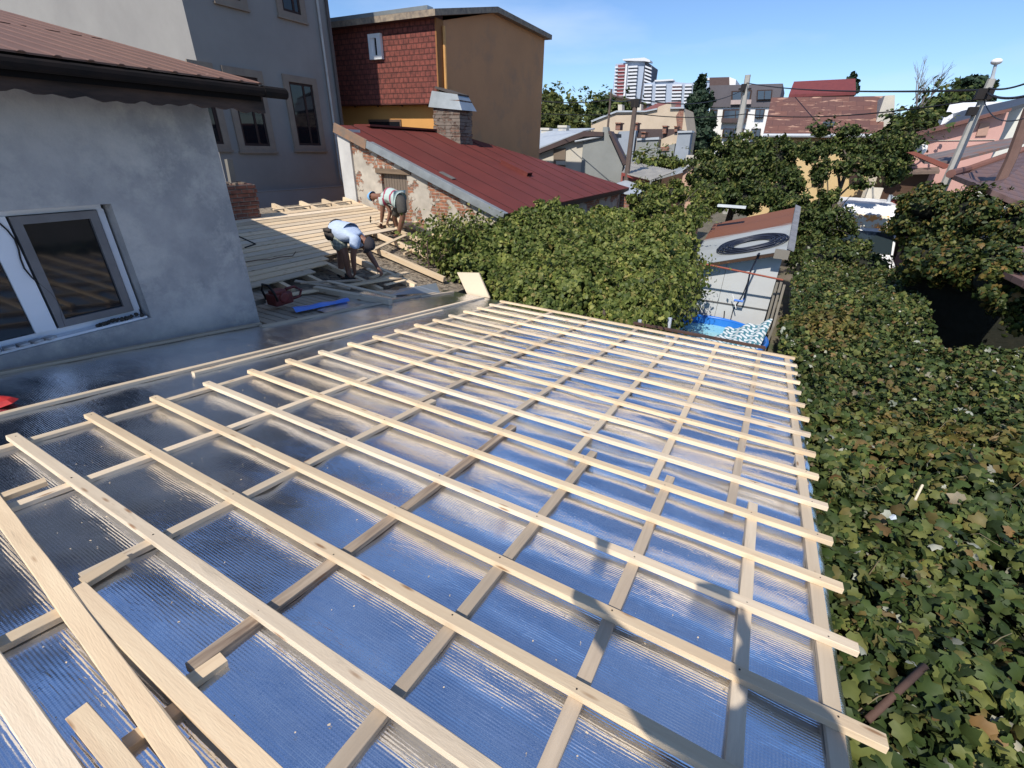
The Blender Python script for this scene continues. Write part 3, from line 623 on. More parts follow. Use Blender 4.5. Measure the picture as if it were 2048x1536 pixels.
# ================================================================== BRICK HOUSE WITH RED ROOF
bh = thing('brick_house', (-8, 9.6, 0), 'old brick and plaster house with a sloping dark red sheet roof, behind the two workers', 'house')
RS = .347
def rr0(X, off=0): return 4.83-RS*(X+9.98)+off
GB = brickmat('patchy_brick', (.40, .17, .09), (.30, .13, .08), (.42, .36, .29), plaster=(.50, .44, .355), amount=.535, axis='XZ', pscale=1.6)
YW = 9.52
mb = MB()
dl, dr_ = float(onY(764, 370, YW)[0]), float(onY(815, 370, YW)[0]); dt, db = float(onY(790, 348, YW)[2]), float(onY(790, 398, YW)[2])-.25
mb.prism([(-10.0, YW, 0), (dl, YW, 0), (dl, YW, rr0(dl, -.05)), (-10.0, YW, rr0(-10, -.05))], (0, .3, 0))
mb.prism([(dr_, YW, 0), (-5.65, YW, 0), (-5.65, YW, rr0(-5.65, -.05)), (dr_, YW, rr0(dr_, -.05))], (0, .3, 0))
mb.prism([(dl, YW, dt), (dr_, YW, dt), (dr_, YW, rr0(dr_, -.05)), (dl, YW, rr0(dl, -.05))], (0, .3, 0))
mb.bx(dl, dr_, YW, YW+.3, 0, db)
mb.bx(-5.95, -5.65, YW+.3, 19.4, 0, rr0(-5.65, -.06)); mb.build('gable_wall', GB, bh)
mb = MB(); mb.bx(-10.42, -10.0, YW-.06, YW+.35, 0, 4.90); mb.build('pillar', mat('grey_pillar', (.56, .54, .50), (.46, .44, .41), 2, bump=.2), bh)
mb = MB()
k = 0; xx = dl
while xx < dr_-.02:
    mb.bx(xx+.004, min(xx+.085, dr_), YW+.08, YW+.10, db, dt); xx += .09
d_o = mb.build('door', OLDW, bh)
mb = MB(); mb.bx(dl-.16, dr_+.14, YW-.03, YW+.06, dt, dt+.11); mb.build('lintel', mat('old_lintel', (.20, .14, .09), (.13, .09, .06), 5, stretch=(.4, 1, 4)), bh)
REDM = mat('red_roof_sheet', (.145, .034, .026), (.115, .028, .022), 1.2, rough=.65, spec=.2, bump=.06, bscale=14, c3=(.15, .04, .03), c3scale=3, c3lo=.6, c3hi=.75)
zr = lambda X: rr0(X)
poly = [(-10.45, 9.42), (-5.42, 9.42), (-5.5, 19.75), (-8.27, 16.95), (-10.7, 14.25)]
mb = MB(); mb.prism([(x_, y_, zr(x_)) for x_, y_ in poly], (0, 0, -.035))
ro = mb.build('red_roof', REDM, bh)
mb = MB(); yy = 10.05
while yy < 19.5:
    xl = -10.5 if yy < 14.2 else -10.7+(yy-14.25)*.9
    if xl < -5.6: beam(mb, (xl+.02, yy, zr(xl)+.004), (-5.46, yy, zr(-5.46)+.004), .022, .010, bow=.01, jit=0); mb.build('seam', mat('red_seam', (.06, .013, .011), rough=.7), ro); mb = MB()
    yy += .92
mb = MB(); beam(mb, (-9.35, 9.40, zr(-9.35)-.04), (-5.4, 9.40, zr(-5.4)-.04), .045, .17, jit=0, bow=.01); mb.prism([(-9.35, 9.42, zr(-9.35)+.004), (-5.4, 9.42, zr(-5.4)+.004), (-5.4, 9.62, zr(-5.4)+.012), (-9.35, 9.62, zr(-9.35)+.012)], (0, 0, .012)); mb.build('metal_flashing', mat('zinc_flashing', (.36, .38, .38), (.26, .27, .27), 3, rough=.45, metal=.5), ro)
mb = MB(); beam(mb, (-10.42, 9.40, zr(-10.42)-.05), (-9.36, 9.40, zr(-9.36)-.05), .05, .22, jit=0); mb.build('verge_board', mat('rusty_verge', (.26, .15, .09), (.17, .13, .10), 6), ro)
mb = MB(); mb.prism([(-5.42, 9.42, zr(-5.42)-.035), (-5.5, 19.7, zr(-5.5)-.035), (-5.5, 19.7, zr(-5.5)-.15), (-5.42, 9.42, zr(-5.42)-.15)], (-.03, 0, 0)); mb.build('eave_board', BROWNW, ro)
hb = onP(1052, 345, (RS, 0, 1), 4.83-RS*9.98+.06)
mb = MB(); ax = [unit((1, 0, -RS)), (0, 1, 0), unit((RS, 0, 1))]
hb = hb+np.array((-.35, 0, .16)); mb.box(hb, (1.05, .34, .03), ax); mb.box(hb+np.array((.0, -.15, -.07)), (1.0, .03, .13), ax); mb.box(hb+np.array((.0, .15, -.07)), (1.0, .03, .13), ax); mb.build('roof_hatch', REDM, ro)
mb = MB(); hb = onP(895, 351, (RS, 0, 1), 4.83-RS*9.98+.02); mb.box(hb, (.42, .16, .02), ax); mb.build('slate_patch', mat('slate', (.14, .13, .12), rough=.6), ro)
mb = MB(); p = onP(838, 240, (RS, 0, 1), 4.83-RS*9.98+.03); mb.bx(-10.95, -10.35, 10.6, 14.2, zr(-10.5), zr(-10.5)+.05); mb.build('ridge_cap', REDM, ro)
cb_ = onP(915, 280, (RS, 0, 1), 4.83-RS*9.98)
rc = thing('ruined_chimney', tuple(cb_), 'crumbling old chimney with a bent sheet-metal hood at the far edge of the red roof', 'chimney')
YC2 = float(cb_[1]); xa, xb = float(onY(880, 240, YC2)[0]), float(onY(932, 240, YC2)[0]); zt = float(onY(905, 205, YC2)[2])
mb = MB(); zz = cb_[2]-.5
while zz < zt:
    g = random.uniform(-.02, .02); mb.bx(xa+g, xb+g*.5, YC2-.35, YC2+.35+g, zz, zz+.09); zz += .1
mb.build('brickwork', brickmat('burnt_brick', (.20, .11, .08), (.10, .07, .055), (.26, .22, .18), axis='ANY', plaster=(.20, .16, .13), amount=.52, pscale=3), rc)
mb = MB(); zz2 = float(onY(905, 187, YC2)[2]); zl = float(onY(905, 214, YC2)[2])
mb.add([(xa-.12, YC2-.42, zl-.02), (xb+.14, YC2-.42, zl-.12), (xb+.14, YC2+.42, zl-.1), (xa-.12, YC2+.42, zl), (xa-.05, YC2-.3, zz2+.06), (xb-.1, YC2-.3, zz2-.06), (xb-.1, YC2+.3, zz2-.06), (xa-.05, YC2+.3, zz2+.06)], [(0, 1, 5, 4), (1, 2, 6, 5), (2, 3, 7, 6), (3, 0, 4, 7), (4, 5, 6, 7)])
mb.build('metal_hood', GALV, rc)
mb = MB(); mb.box(((xa+xb)/2, YC2, zz2+.04), (.9, .6, .06), [unit((1, 0, -.25)), (0, 1, 0), unit((.25, 0, 1))]); mb.build('cap_slab', mat('dark_slab', (.08, .07, .065)), rc)

# ================================================================== ORANGE BUILDING
ob = thing('orange_building', (-13, 17, 0), 'tall orange-brown rendered building with red scale shingles on its upper front', 'building')
OR = mat('orange_render', (.56, .275, .125), (.49, .24, .11), .8, bump=.15, bscale=30, lo=.3, hi=.7, c3=(.34, .20, .12), c3scale=.9, c3lo=.5, c3hi=.8)
XO, YO = -10.35, 13.75
YO1 = float(onX(1084, 190, XO)[1]); zA = float(onX(872, 36, XO)[2]); Yp = float(onX(985, 26, XO)[1]); zP = float(onX(985, 26, XO)[2]); zE = float(onX(1088, 76, XO)[2])
mb = MB(); mb.prism([(XO, YO+.35, 0), (XO, YO1, 0), (XO, YO1, zE), (XO, Yp, zP), (XO, YO+.35, zA)], (-7, 0, 0)); mb.build('wall', OR, ob)
mb = MB(); mb.bx(XO-7, XO-.002, YO+.35-.004, YO+.4, 0, 5.95); mb.build('front_wall', mat('sunlit_orange', (.60, .30, .09), (.54, .27, .08), 1), ob)  # same paint as the side wall, sunlit tone put into its colour
SH = brickmat('red_scales', (.22, .062, .045), (.19, .052, .04), (.10, .03, .024), axis='XZ', bw=.20, bh=.145)
zs = float(onY(800, 209, YO)[2]); z0a = float(onY(862, 38, YO)[2])
mb = MB(); mb.bx(XO-7, XO-.02, YO-.02, YO+.347, zs, z0a); mb.build('shingle_cladding', SH, ob)
mb = MB(); mb.bx(XO-.02, XO+.03, YO-.02, YO+.348, zs-.02, z0a+.02); mb.build('corner_strip', mat('orange_dark', (.30, .13, .045)), ob)
mb = MB(); mb.tube([(XO+.08, YO+.30, zA-.15), (XO+.08, YO+.30, 5.2)], .05, 8); mb.build('drainpipe', mat('orange_pipe', (.62, .32, .10), rough=.5), ob)
RF = mat('grey_flat_roof', (.20, .19, .18), (.30, .29, .28), 4, rough=.6)
mb = MB(); mb.bx(XO-7, XO-.1, YO-.22, YO+.5, z0a, z0a+.16); mb.build('parapet', mat('brown_parapet', (.12, .05, .035), (.09, .035, .03), 3), ob)
mb = MB(); mb.bx(XO-7, XO-.05, YO-.3, YO-.02, z0a+.16, z0a+.26); mb.build('gutter', GALV, ob)
EV = mat('weathered_verge', (.34, .27, .19), (.16, .13, .11), 7)
mb = MB()
for (ya, za, yb2, zb) in ((YO-.3, zA-.02, Yp, zP), (Yp, zP, YO1+.25, zE-.02)):
    mb.prism([(XO+.22, ya, za), (XO+.22, yb2, zb), (XO+.22, yb2, zb+.16), (XO+.22, ya, za+.16)], (-7.5, 0, 0))
mb.build('roof', EV, ob)
owx0, owx1 = onY(740, 70, YO), onY(769, 119, YO)
WH = mat('white_plastic', (.78, .78, .77), (.72, .72, .72), 3, rough=.4)
mb = MB(); x0, x1, z1, z0 = owx0[0], owx1[0], owx0[2], owx1[2]; s = .11; yq = YO-.12
mb.bx(x0, x1, yq, YO-.02, z1-s, z1); mb.bx(x0, x1, yq, YO-.02, z0, z0+s); mb.bx(x0, x0+s, yq, YO-.02, z0+s, z1-s); mb.bx(x1-s*1.6, x1, yq, YO-.02, z0+s, z1-s); mb.bx(x0+s, x0+s+.12, yq+.03, YO-.02, z0+s, z1-s)
wf = mb.build('window', WH, ob); mb = MB(); mb.bx(x0+s+.12, x1-s*1.6, yq+.06, YO-.025, z0+s, z1-s); mb.build('pane', glass('window_glass'), wf)
mb = MB(); x0, x1 = float(onY(738, 245, YO+.34)[0]), float(onY(803, 245, YO+.34)[0]); zt = float(onY(770, 239, YO+.34)[2]); mb.bx(x0, x1, YO+.31, YO+.349, zt-.9, zt); fo = mb.build('window', mat('brown_win', (.14, .08, .05)), ob)
mb = MB(); mb.bx(x0+.06, x1-.06, YO+.30, YO+.31, zt-.8, zt-.07); mb.build('pane', glass('window_glass'), fo)
mb = MB()
for k in range(5): mb.bx(XO-5+k*1.1, XO-4.96+k*1.1, YO+.16, YO+.2, zs-.05, zs)
mb.build('soffit_bracket', FRM, ob)

# ================================================================== GARDEN SHED, POOL, VAN
def fac(mb, px, Y, depth, mi=0): return mb.prism([onY(a, b_, Y) for a, b_ in px], (0, depth, 0), mi)
def slab(mb, pts, th, mi=0): return mb.prism(pts, (0, 0, -th), mi)
YS = 12.6
sh = thing('garden_shed', (-.6, YS, 0), 'grey panelled garden shed with a rusty sloping tin roof, behind the pool', 'shed')
PAN = mat('grey_panel', (.50, .51, .50), (.45, .46, .46), 1.5, bump=.05, lo=.3, hi=.7, c3=(.40, .41, .42), c3scale=2, c3lo=.6, c3hi=.8)
eL, eR = onY(1385, 531, YS-.3), onY(1578, 500, YS-.3)
sx = (eR[2]-eL[2])/(eR[0]-eL[0]); x0, x1 = float(onY(1350, 600, YS)[0])-.15, float(onY(1552, 560, YS)[0])
def sz(X, Y, off=0): return eL[2]+sx*(X-eL[0])+.16*(Y-(YS-.3))+off
mb = MB(); mb.prism([(x0, YS, 0), (x1, YS, 0), (x1, YS, sz(x1, YS, -.04)), (x0, YS, sz(x0, YS, -.04))], (0, .04, 0)); mb.prism([(x1, YS+.04, 0), (x1, YS+2.6, 0), (x1, YS+2.6, sz(x1, YS+2.6, -.04)), (x1, YS+.04, sz(x1, YS+.04, -.04))], (-.04, 0, 0)); mb.prism([(x0, YS+2.6, 0), (x0, YS+.04, 0), (x0, YS+.04, sz(x0, YS+.04, -.04)), (x0, YS+2.6, sz(x0, YS+2.6, -.04))], (.04, 0, 0)); mb.build('wall', PAN, sh)
mb = MB(); zj = float(onY(1455, 608, YS)[2]); mb.bx(x0, x1, YS-.012, YS-.001, zj-.018, zj+.018); xj = float(onY(1437, 600, YS)[0]); mb.bx(xj-.004, xj+.004, YS-.006, YS-.001, 0, zj-.03); mb.bx(xj-.004, xj+.004, YS-.006, YS-.001, zj+.03, 2.2); mb.build('panel_joint', mat('joint_dark', (.09, .09, .09)), sh)
m_, n, b = principled('rusty_tin')
v = coords(n); sp = n.nodes.new('ShaderNodeSeparateXYZ'); n.links.new(v.outputs[0], sp.inputs[0]); zz_ = noise(n, coords(n, 'Object', (.8, 6, 1)), 1.6, 7); ad = n.nodes.new('ShaderNodeMath'); ad.operation = 'MULTIPLY_ADD'; ad.inputs[1].default_value = .9
n.links.new(zz_.outputs[0], ad.inputs[0]); n.links.new(sp.outputs[1], ad.inputs[2]); r = ramp(n, [(1.42/3.5, (.34, .36, .36)), (1.58/3.5, (.19, .075, .04))]); dv = n.nodes.new('ShaderNodeMath'); dv.operation = 'DIVIDE'; dv.inputs[1].default_value = 5.2; n.links.new(ad.outputs[0], dv.inputs[0]); n.links.new(dv.outputs[0], r.inputs[0])
n.links.new(r.outputs[0], b.inputs['Base Color']); b.inputs['Roughness'].default_value = .6; b.inputs['Metallic'].default_value = .15; MATS['rusty_tin'] = m_
mb = MB(); XL_, XR_ = eL[0]-.1, eR[0]; nx = 60
for half in (0,):
    P = []; Q = []
    for i in range(nx+1):
        X = XL_+(XR_-XL_)*i/nx
        for j in range(15):
            Y = YS-.3+3.7*j/14; P.append((X, Y, sz(X, Y)+.012*sin(j*1.9)))
    nv = len(P); mb.add(P, [(i*15+j, (i+1)*15+j, (i+1)*15+j+1, i*15+j+1) for i in range(nx) for j in range(14)])
ro = mb.build('tin_roof', m_, sh, fix=False); sm = ro.modifiers.new('solid', 'SOLIDIFY'); sm.thickness = .012
mb = MB()
for k in range(9):
    Y = YS-.32+k*.42; mb.box((XR_+.03, Y+.22, sz(XR_, Y+.22)+.02+.02*(k % 2)), (.15, .46, .03), [unit((1, 0, -.35)), unit((0, 1, .16)), (.3, 0, 1)])
mb.build('ridge_tile', mat('grey_tile', (.20, .205, .22), (.14, .145, .16), 5), ro)
mb = MB(); mb.bx(x0, x1, YS-.22, YS-.18, 1.2, 1.2001); 
mb = MB(); beam(mb, (XL_, YS-.27, sz(XL_, YS-.27, -.06)), (XR_-.1, YS-.27, sz(XR_-.1, YS-.27, -.06)), .04, .08); mb.build('eave_beam', BROWNW, sh)
mb = MB(); mb.box((XR_-.12, YS-.28, sz(XR_, YS, -.16)), (.3, .12, .2)); mb.build('timber_end', GREYW, sh)
mb = MB()
for k, (dx, dz_) in enumerate(((.02, 0), (.10, .02), (.18, -.03))): mb.tube([(x1+dx, YS-.1-.1*k, 0), (x1+dx+.04, YS-.15-.1*k, .9), (x1+dx+.02, YS-.1, 1.9+dz_)], .03, 6)
mb.build('pole', GREYW, sh)
mb = MB(); mb.box(onY(1463, 415, YS+2.6)+np.array((0, 0, .03)), (.75, .18, .06)); tag(mb.build('loose_sheet', mat('pale_panel', (.6, .64, .64))), 'pale flat sheet lying at the upper edge of the rusty shed roof', 'sheet')
# hose coil
hc = onP(1503, 489, (-sx, -.16, 1), sz(0, 0)+.03); ax = [unit((1, 0, sx)), unit((0, 1, .16))]; az_ = np.cross(ax[0], ax[1]); ax[1] = np.cross(az_, ax[0])
mb = MB()
for k in range(10):
    R_ = .30+.030*k*.95; hgt = .02+.018*(k % 3)
    mb.tube([hc+R_*(ax[0]*cos(a)*1.42+ax[1]*sin(a)*1.05)+az_*(hgt+.006*sin(5*a+k)) for a in np.linspace(0, 2*pi, 41)], .018, 6, cap=False)
tag(mb.build('hose_coil', mat('black_hose', (.012, .016, .03), (.02, .025, .045), 6, rough=.45), smooth=True), 'big flat coil of dark blue-black hose lying on the shed roof', 'hose')
mb = MB(); P = [onP(1515, 510, (-sx, -.16, 1), sz(0, 0)+.05), onY(1519, 506, YS-.34), onY(1500, 545, YS-.4), onY(1494, 575, YS-.35), onY(1488, 597, YS-.25)]; mb.tube(P, .022, 6); tag(mb.build('hose_drop', MATS['black_hose'], smooth=True), 'black hose hanging down from the coil in front of the shed wall', 'hose')
PB = mat('bright_blue_pvc', (.02, .16, .60), rough=.35)
mb = MB(); mb.tube([onY(1488, 597, YS-.25), onY(1486, 603, YS-.25), onY(1468, 600, YS-.25)], .028, 8); tag(mb.build('hose_fitting', PB), 'bright blue hose fitting hanging in front of the shed wall', 'hose fitting')
mb = MB(); mb.tube([onY(1465, 588, YS-.24), onY(1472, 617, YS-.24)], .012, 6); tag(mb.build('white_stick', WH), 'thin white stick hanging by the blue hose fitting', 'stick')
mb = MB(); mb.tube([onY(1389, 524, YS-.7), onY(1566, 560, YS-.55)], .022, 6); tag(mb.build('red_pipe', mat('rust_red_pipe', (.32, .09, .05), (.24, .07, .05), 6)), 'long rust-red pipe running in front of the shed below its eave', 'pipe')
mb = MB(); mb.tube([onY(1459, 648, YS-.05), onY(1466, 620, YS-.05), onY(1485, 590, YS-.05), onY(1497, 560, YS-.05)], .010, 5); mb.tube([onY(1447, 645, YS-.06), onY(1449, 622, YS-.06)], .014, 5); tag(mb.build('cable', DKG), 'thin black cable running down the shed wall to the pool', 'cable')
# pool
pc = np.array((-.75, 11.25, 0)); PR = 1.25
po = thing('pool', tuple(pc), 'round above-ground pool with a blue rim, half covered, in front of the shed', 'pool')
mb = MB(); a_ = np.linspace(0, 2*pi, 49)[:-1]; n_ = 48
V = [(pc[0]+PR*cos(a), pc[1]+PR*sin(a)*.98, z) for z in (0, .78) for a in a_]+[(pc[0]+(PR-.05)*cos(a), pc[1]+(PR-.05)*sin(a)*.98, z) for z in (.78, .05) for a in a_]
mb.add(V, [(l*n_+k, l*n_+(k+1) % n_, (l+1)*n_+(k+1) % n_, (l+1)*n_+k) for l in range(3) for k in range(n_)]); mb.build('pool_wall', mat('pool_blue', (.03, .20, .62), (.02, .16, .55), 3, rough=.35), po)
mb = MB(); mb.tube([(pc[0]+PR*cos(a), pc[1]+PR*.98*sin(a), .79) for a in np.linspace(0, 2*pi, 49)], .045, 8, cap=False); mb.build('rim', PB, po, smooth=True)
mb = MB(); mb.add([(pc[0]+(PR-.05)*cos(a), pc[1]+(PR-.05)*sin(a)*.98, .62) for a in a_], [tuple(range(48))]); mb.build('water', mat('pool_water', (.22, .50, .60), (.26, .55, .66), 2, rough=.06, bump=.2, bscale=8), po, fix=False)
m_, n, b = principled('patterned_cover'); v = coords(n, 'Object', (6, 9, 0)); vo = n.nodes.new('ShaderNodeTexBrick'); vo.inputs['Scale'].default_value = 1.0; vo.inputs['Brick Width'].default_value = 1.25; vo.inputs['Row Height'].default_value = 1.0; vo.inputs['Mortar Size'].default_value = .17; vo.inputs['Color1'].default_value = (.64, .68, .72, 1); vo.inputs['Color2'].default_value = (.58, .64, .68, 1); vo.inputs['Mortar'].default_value = (.07, .20, .26, 1); n.links.new(v.outputs[0], vo.inputs['Vector']); n.links.new(vo.outputs['Color'], b.inputs['Base Color']); b.inputs['Roughness'].default_value = .5
V = []; NA, NB = 70, 26
qa, qb, qc, qd = onZ(1325, 650, .95), onZ(1545, 640, 1.15), onZ(1510, 712, .75), onZ(1315, 690, .8)
for i in range(NA+1):
    for j in range(NB+1):
        s, t = i/NA, j/NB; q = (qa*(1-s)+qb*s)*(1-t)+(qd*(1-s)+qc*s)*t
        q = q + np.array((0, 0, -.16*sin(pi*s)*(1-t) + .05*sin(s*34+t*3)*(.4+.6*s)))
        V.append(q)
mb = MB(); mb.add(V, [(i*(NB+1)+j, (i+1)*(NB+1)+j, (i+1)*(NB+1)+j+1, i*(NB+1)+j+1) for i in range(NA) for j in range(NB) if not (.05 < i/NA < .58 and j/NB < .30+.12*sin(pi*(i/NA-.05)/.53))])
tag(mb.build('pool_cover', m_, smooth=True, fix=False), 'patterned white and teal cover sheet hanging in folds over the right of the pool', 'pool cover')
for k, (a, b_) in enumerate(((1278, 640), (1338, 636))):
    mb = MB(); mb.tube([onY(a, b_+22, 6.85), onY(a+2, b_, 6.85)], [.02, .032], 8); tag(mb.build('plastic_cup', mat('clear_plastic', (.5, .53, .56), rough=.2)), ['small clear plastic cup on the steel bar by the vine', 'small clear plastic cup on the steel bar, nearer the pool'][k], 'plastic cup', 'plastic cups on the steel bar')

# ================================================================== VEGETATION
IVY = [(.000, (.020, .032, .011)), (.25, (.038, .058, .019)), (.5, (.055, .085, .026)), (.70, (.10, .112, .038)), (.84, (.135, .150, .045)), (.93, (.12, .09, .04)), (.975, (.15, .09, .04)), (.988, (.34, .35, .31)), (1, (.42, .42, .38))]
LM_IVY = leafmat('ivy_leaf', IVY, .55, .2)
LM_AUT = leafmat('ivy_autumn_leaf', [(0, (.04, .05, .015)), (.35, (.10, .10, .03)), (.65, (.14, .125, .04)), (.85, (.15, .11, .04)), (1, (.17, .115, .05))], .5, .25)
LM_VINE = leafmat('vine_leaf', [(0, (.045, .066, .016)), (.35, (.095, .125, .032)), (.7, (.165, .19, .052)), (.92, (.23, .24, .08)), (1, (.25, .20, .08))], .5, .3)
LM_BUSH = leafmat('bush_leaf', [(0, (.020, .036, .011)), (.5, (.052, .076, .022)), (.85, (.10, .122, .038)), (1, (.16, .15, .06))], .55, .2)
LM_PALE = leafmat('pale_tree_leaf', [(0, (.04, .06, .018)), (.5, (.08, .10, .03)), (1, (.15, .15, .05))], .55, .25)
LM_FIR = leafmat('fir_needles', [(0, (.010, .022, .014)), (.6, (.02, .04, .025)), (1, (.04, .06, .035))], .6, .05)
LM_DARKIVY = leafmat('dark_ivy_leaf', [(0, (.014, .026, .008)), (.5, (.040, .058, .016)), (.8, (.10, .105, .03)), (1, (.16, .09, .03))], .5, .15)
SHADE = mat('shade_dark_stems', (.016, .016, .009), (.008, .010, .005), 9, bump=1, bscale=20)  # near-black stems and soil; shade under the leaves is in the colour
BARK = mat('bark', (.13, .10, .075), (.07, .055, .045), 8, bump=.6, bscale=30, stretch=(1, 1, .3))
def T_lobed():
    pts = [(0, .02, .02), (.28, -.14, -.06), (.52, .10, -.16), (.43, .30, -.03), (.47, .56, -.14), (.25, .68, -.02), (0, 1.0, -.20), (-.25, .68, -.02), (-.47, .56, -.10), (-.43, .30, -.03), (-.52, .10, -.12), (-.28, -.14, -.06), (0, .38, .10)]
    return np.array(pts)-np.array((0, .35, 0)), np.array([(12, k, k+1 if k < 11 else 0) for k in range(12)])
def T_oval():
    pts = [(0, -.5, 0), (.30, -.15, .05), (.26, .22, .04), (0, .55, -.08), (-.26, .22, .04), (-.30, -.15, .05), (0, 0, -.03)]
    return np.array(pts), np.array([(6, k, (k+1) % 6) for k in range(6)])
def T_tuft():
    pts = [(0, -.5, 0), (.34, .0, .06), (0, .5, -.06), (-.34, .0, .06)]
    return np.array(pts), np.array([(0, 1, 2), (0, 2, 3)])
TL, TO, TT = T_lobed(), T_oval(), T_tuft()
def leaves(name, P, Nrm, size, T, m_, parent=None, spread=.55, midx=None):
    n = len(P); tv, tf = T
    Nn = Nrm + RNG.normal(0, spread, (n, 3)); Nn /= np.linalg.norm(Nn, axis=1, keepdims=True)
    a = RNG.normal(0, 1, (n, 3)); a[:, 2] -= .9; U = a - (a*Nn).sum(1, keepdims=True)*Nn; U /= np.linalg.norm(U, axis=1, keepdims=True)
    W = np.cross(U, Nn); s = (size*(.5+.95*RNG.uniform(0, 1, n)**1.4))[:, None, None]
    V = P[:, None, :] + s*(W[:, None, :]*tv[None, :, 0:1] + U[:, None, :]*tv[None, :, 1:2] + Nn[:, None, :]*tv[None, :, 2:3])
    F = (np.arange(n)*len(tv))[:, None, None] + tf[None]
    V = V.reshape(-1, 3); F = F.reshape(-1, 3)
    o0 = np.array(off_of(parent)) if parent is not None else np.array([V[:, 0].mean(), V[:, 1].mean(), 0])
    return npmesh(name, V-o0, F, m_, parent, o0, False, None if midx is None else np.repeat(midx, len(tf)))
def vnoise(X, Y, sc, seed):
    rs = np.random.RandomState(seed); z = 0
    for k in range(12):
        th = rs.uniform(0, 2*pi); f_ = sc*rs.uniform(.5, 1.8); z = z+np.sin(f_*(np.cos(th)*X+np.sin(th)*Y)+rs.uniform(0, 6))
    return z/4
def carpet(root, n, inside, zf, size, T, m_, x0, x1, y0, y1, thick=.16, spread=.5, name='foliage', under=True, seed=3, midx=None, nup=(0, -.15, 1), holes=0):
    P = np.zeros((0, 3)); 
    while len(P) < n:
        X = RNG.uniform(x0, x1, n*2); Y = RNG.uniform(y0, y1, n*2); k = inside(X, Y)
        X, Y = X[k], Y[k]; U_ = RNG.uniform(0, 1, len(X)); Z = zf(X, Y) - U_**1.8*thick
        if holes:                              # clumps with dark gaps between them
            g = vnoise(X, Y, 14, 51)+.8*vnoise(X, Y, 26, 52); Z = Z+.035*np.clip(g, -1.5, 1.5); q_ = (g > -holes*1.2) | (U_ > .65); X, Y, Z = X[q_], Y[q_], Z[q_]
        P = np.vstack([P, np.stack([X, Y, Z], -1)])
    P = P[:n]
    e = .12; gx = (zf(P[:, 0]+e, P[:, 1])-zf(P[:, 0]-e, P[:, 1]))/(2*e); gy = (zf(P[:, 0], P[:, 1]+e)-zf(P[:, 0], P[:, 1]-e))/(2*e)
    Nm = np.stack([-gx+nup[0], -gy+nup[1], np.ones(n)*nup[2]], -1); Nm /= np.linalg.norm(Nm, axis=1, keepdims=True)
    o = leaves(name, P, Nm, size, T, m_, root, spread, midx(P) if midx else None)
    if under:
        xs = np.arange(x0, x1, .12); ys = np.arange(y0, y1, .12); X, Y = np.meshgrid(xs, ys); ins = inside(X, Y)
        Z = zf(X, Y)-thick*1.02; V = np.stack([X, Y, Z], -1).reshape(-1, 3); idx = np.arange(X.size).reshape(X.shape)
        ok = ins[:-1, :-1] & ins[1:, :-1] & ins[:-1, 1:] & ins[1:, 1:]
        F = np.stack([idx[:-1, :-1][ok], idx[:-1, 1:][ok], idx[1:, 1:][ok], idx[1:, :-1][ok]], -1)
        o0 = np.array(off_of(root)); u = npmesh('under_shade', V-o0, F, SHADE, root, o0)  # dark sheet standing in for the shade below the leaves
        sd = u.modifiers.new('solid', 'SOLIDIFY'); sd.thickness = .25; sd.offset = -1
    return o
def blobs(root, spheres, n, size, T, m_, name='foliage', spread=.6, shell=.62, gap=0.0, core=True, midx=None, clumps=None):
    """leaves in several overlapping lumps (centre, radius xyz)"""
    C = np.array([s[0] for s in spheres]); R = np.array([s[1] if hasattr(s[1], '__len__') else (s[1],)*3 for s in spheres]); wgt = (R[:, 0]*R[:, 2]); wgt = wgt/wgt.sum()
    k = RNG.choice(len(C), n, p=wgt); d = RNG.normal(0, 1, (n, 3)); d /= np.linalg.norm(d, axis=1, keepdims=True)
    # lumpy shell
    lump = 1+.16*np.sin(d[:, 0]*7+k*1.7)*np.sin(d[:, 1]*6+k)*np.sin(d[:, 2]*8+2*k) + .07*np.sin(d[:, 0]*17+k)*np.sin(d[:, 2]*15)
    nc = clumps or max(26, n//(90*len(C))); cd = RNG.normal(0, 1, (len(C), nc, 3)); cd /= np.linalg.norm(cd, axis=2, keepdims=True); cr_ = RNG.uniform(.72, 1.12, (len(C), nc))
    ci = RNG.integers(0, nc, n); dd = cd[k, ci]+RNG.normal(0, 1.05/np.sqrt(nc), (n, 3)); d = dd/np.linalg.norm(dd, axis=1, keepdims=True)
    r = cr_[k, ci]*lump*(1-RNG.uniform(0, 1, n)**1.5*(1-shell)*.8)-.22*((np.linalg.norm(d-cd[k, ci], axis=1)*np.sqrt(nc)/2.2)**2)
    P = C[k]+d*R[k]*r[:, None]
    keep = np.ones(n, bool)
    for j in range(len(C)):                        # drop what is deep inside another lump
        q = (((P-C[j])/R[j])**2).sum(1); keep &= (q > .42) | (k == j)
    P = P[keep]; d = d[keep]; d[:, 2] += .25; d /= np.linalg.norm(d, axis=1, keepdims=True)
    o = leaves(name, P, d, size, T, m_, root, spread, midx(P) if midx else None)
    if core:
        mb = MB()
        for c, r_ in zip(C, R): mb = MB(); mb.ball(c, 1, 14, 10, 0, tuple(r_*shell*.66)); mb.build('shade_core', SHADE, root, fix=False)  # dark solid cores in place of the shade inside the foliage
    return o
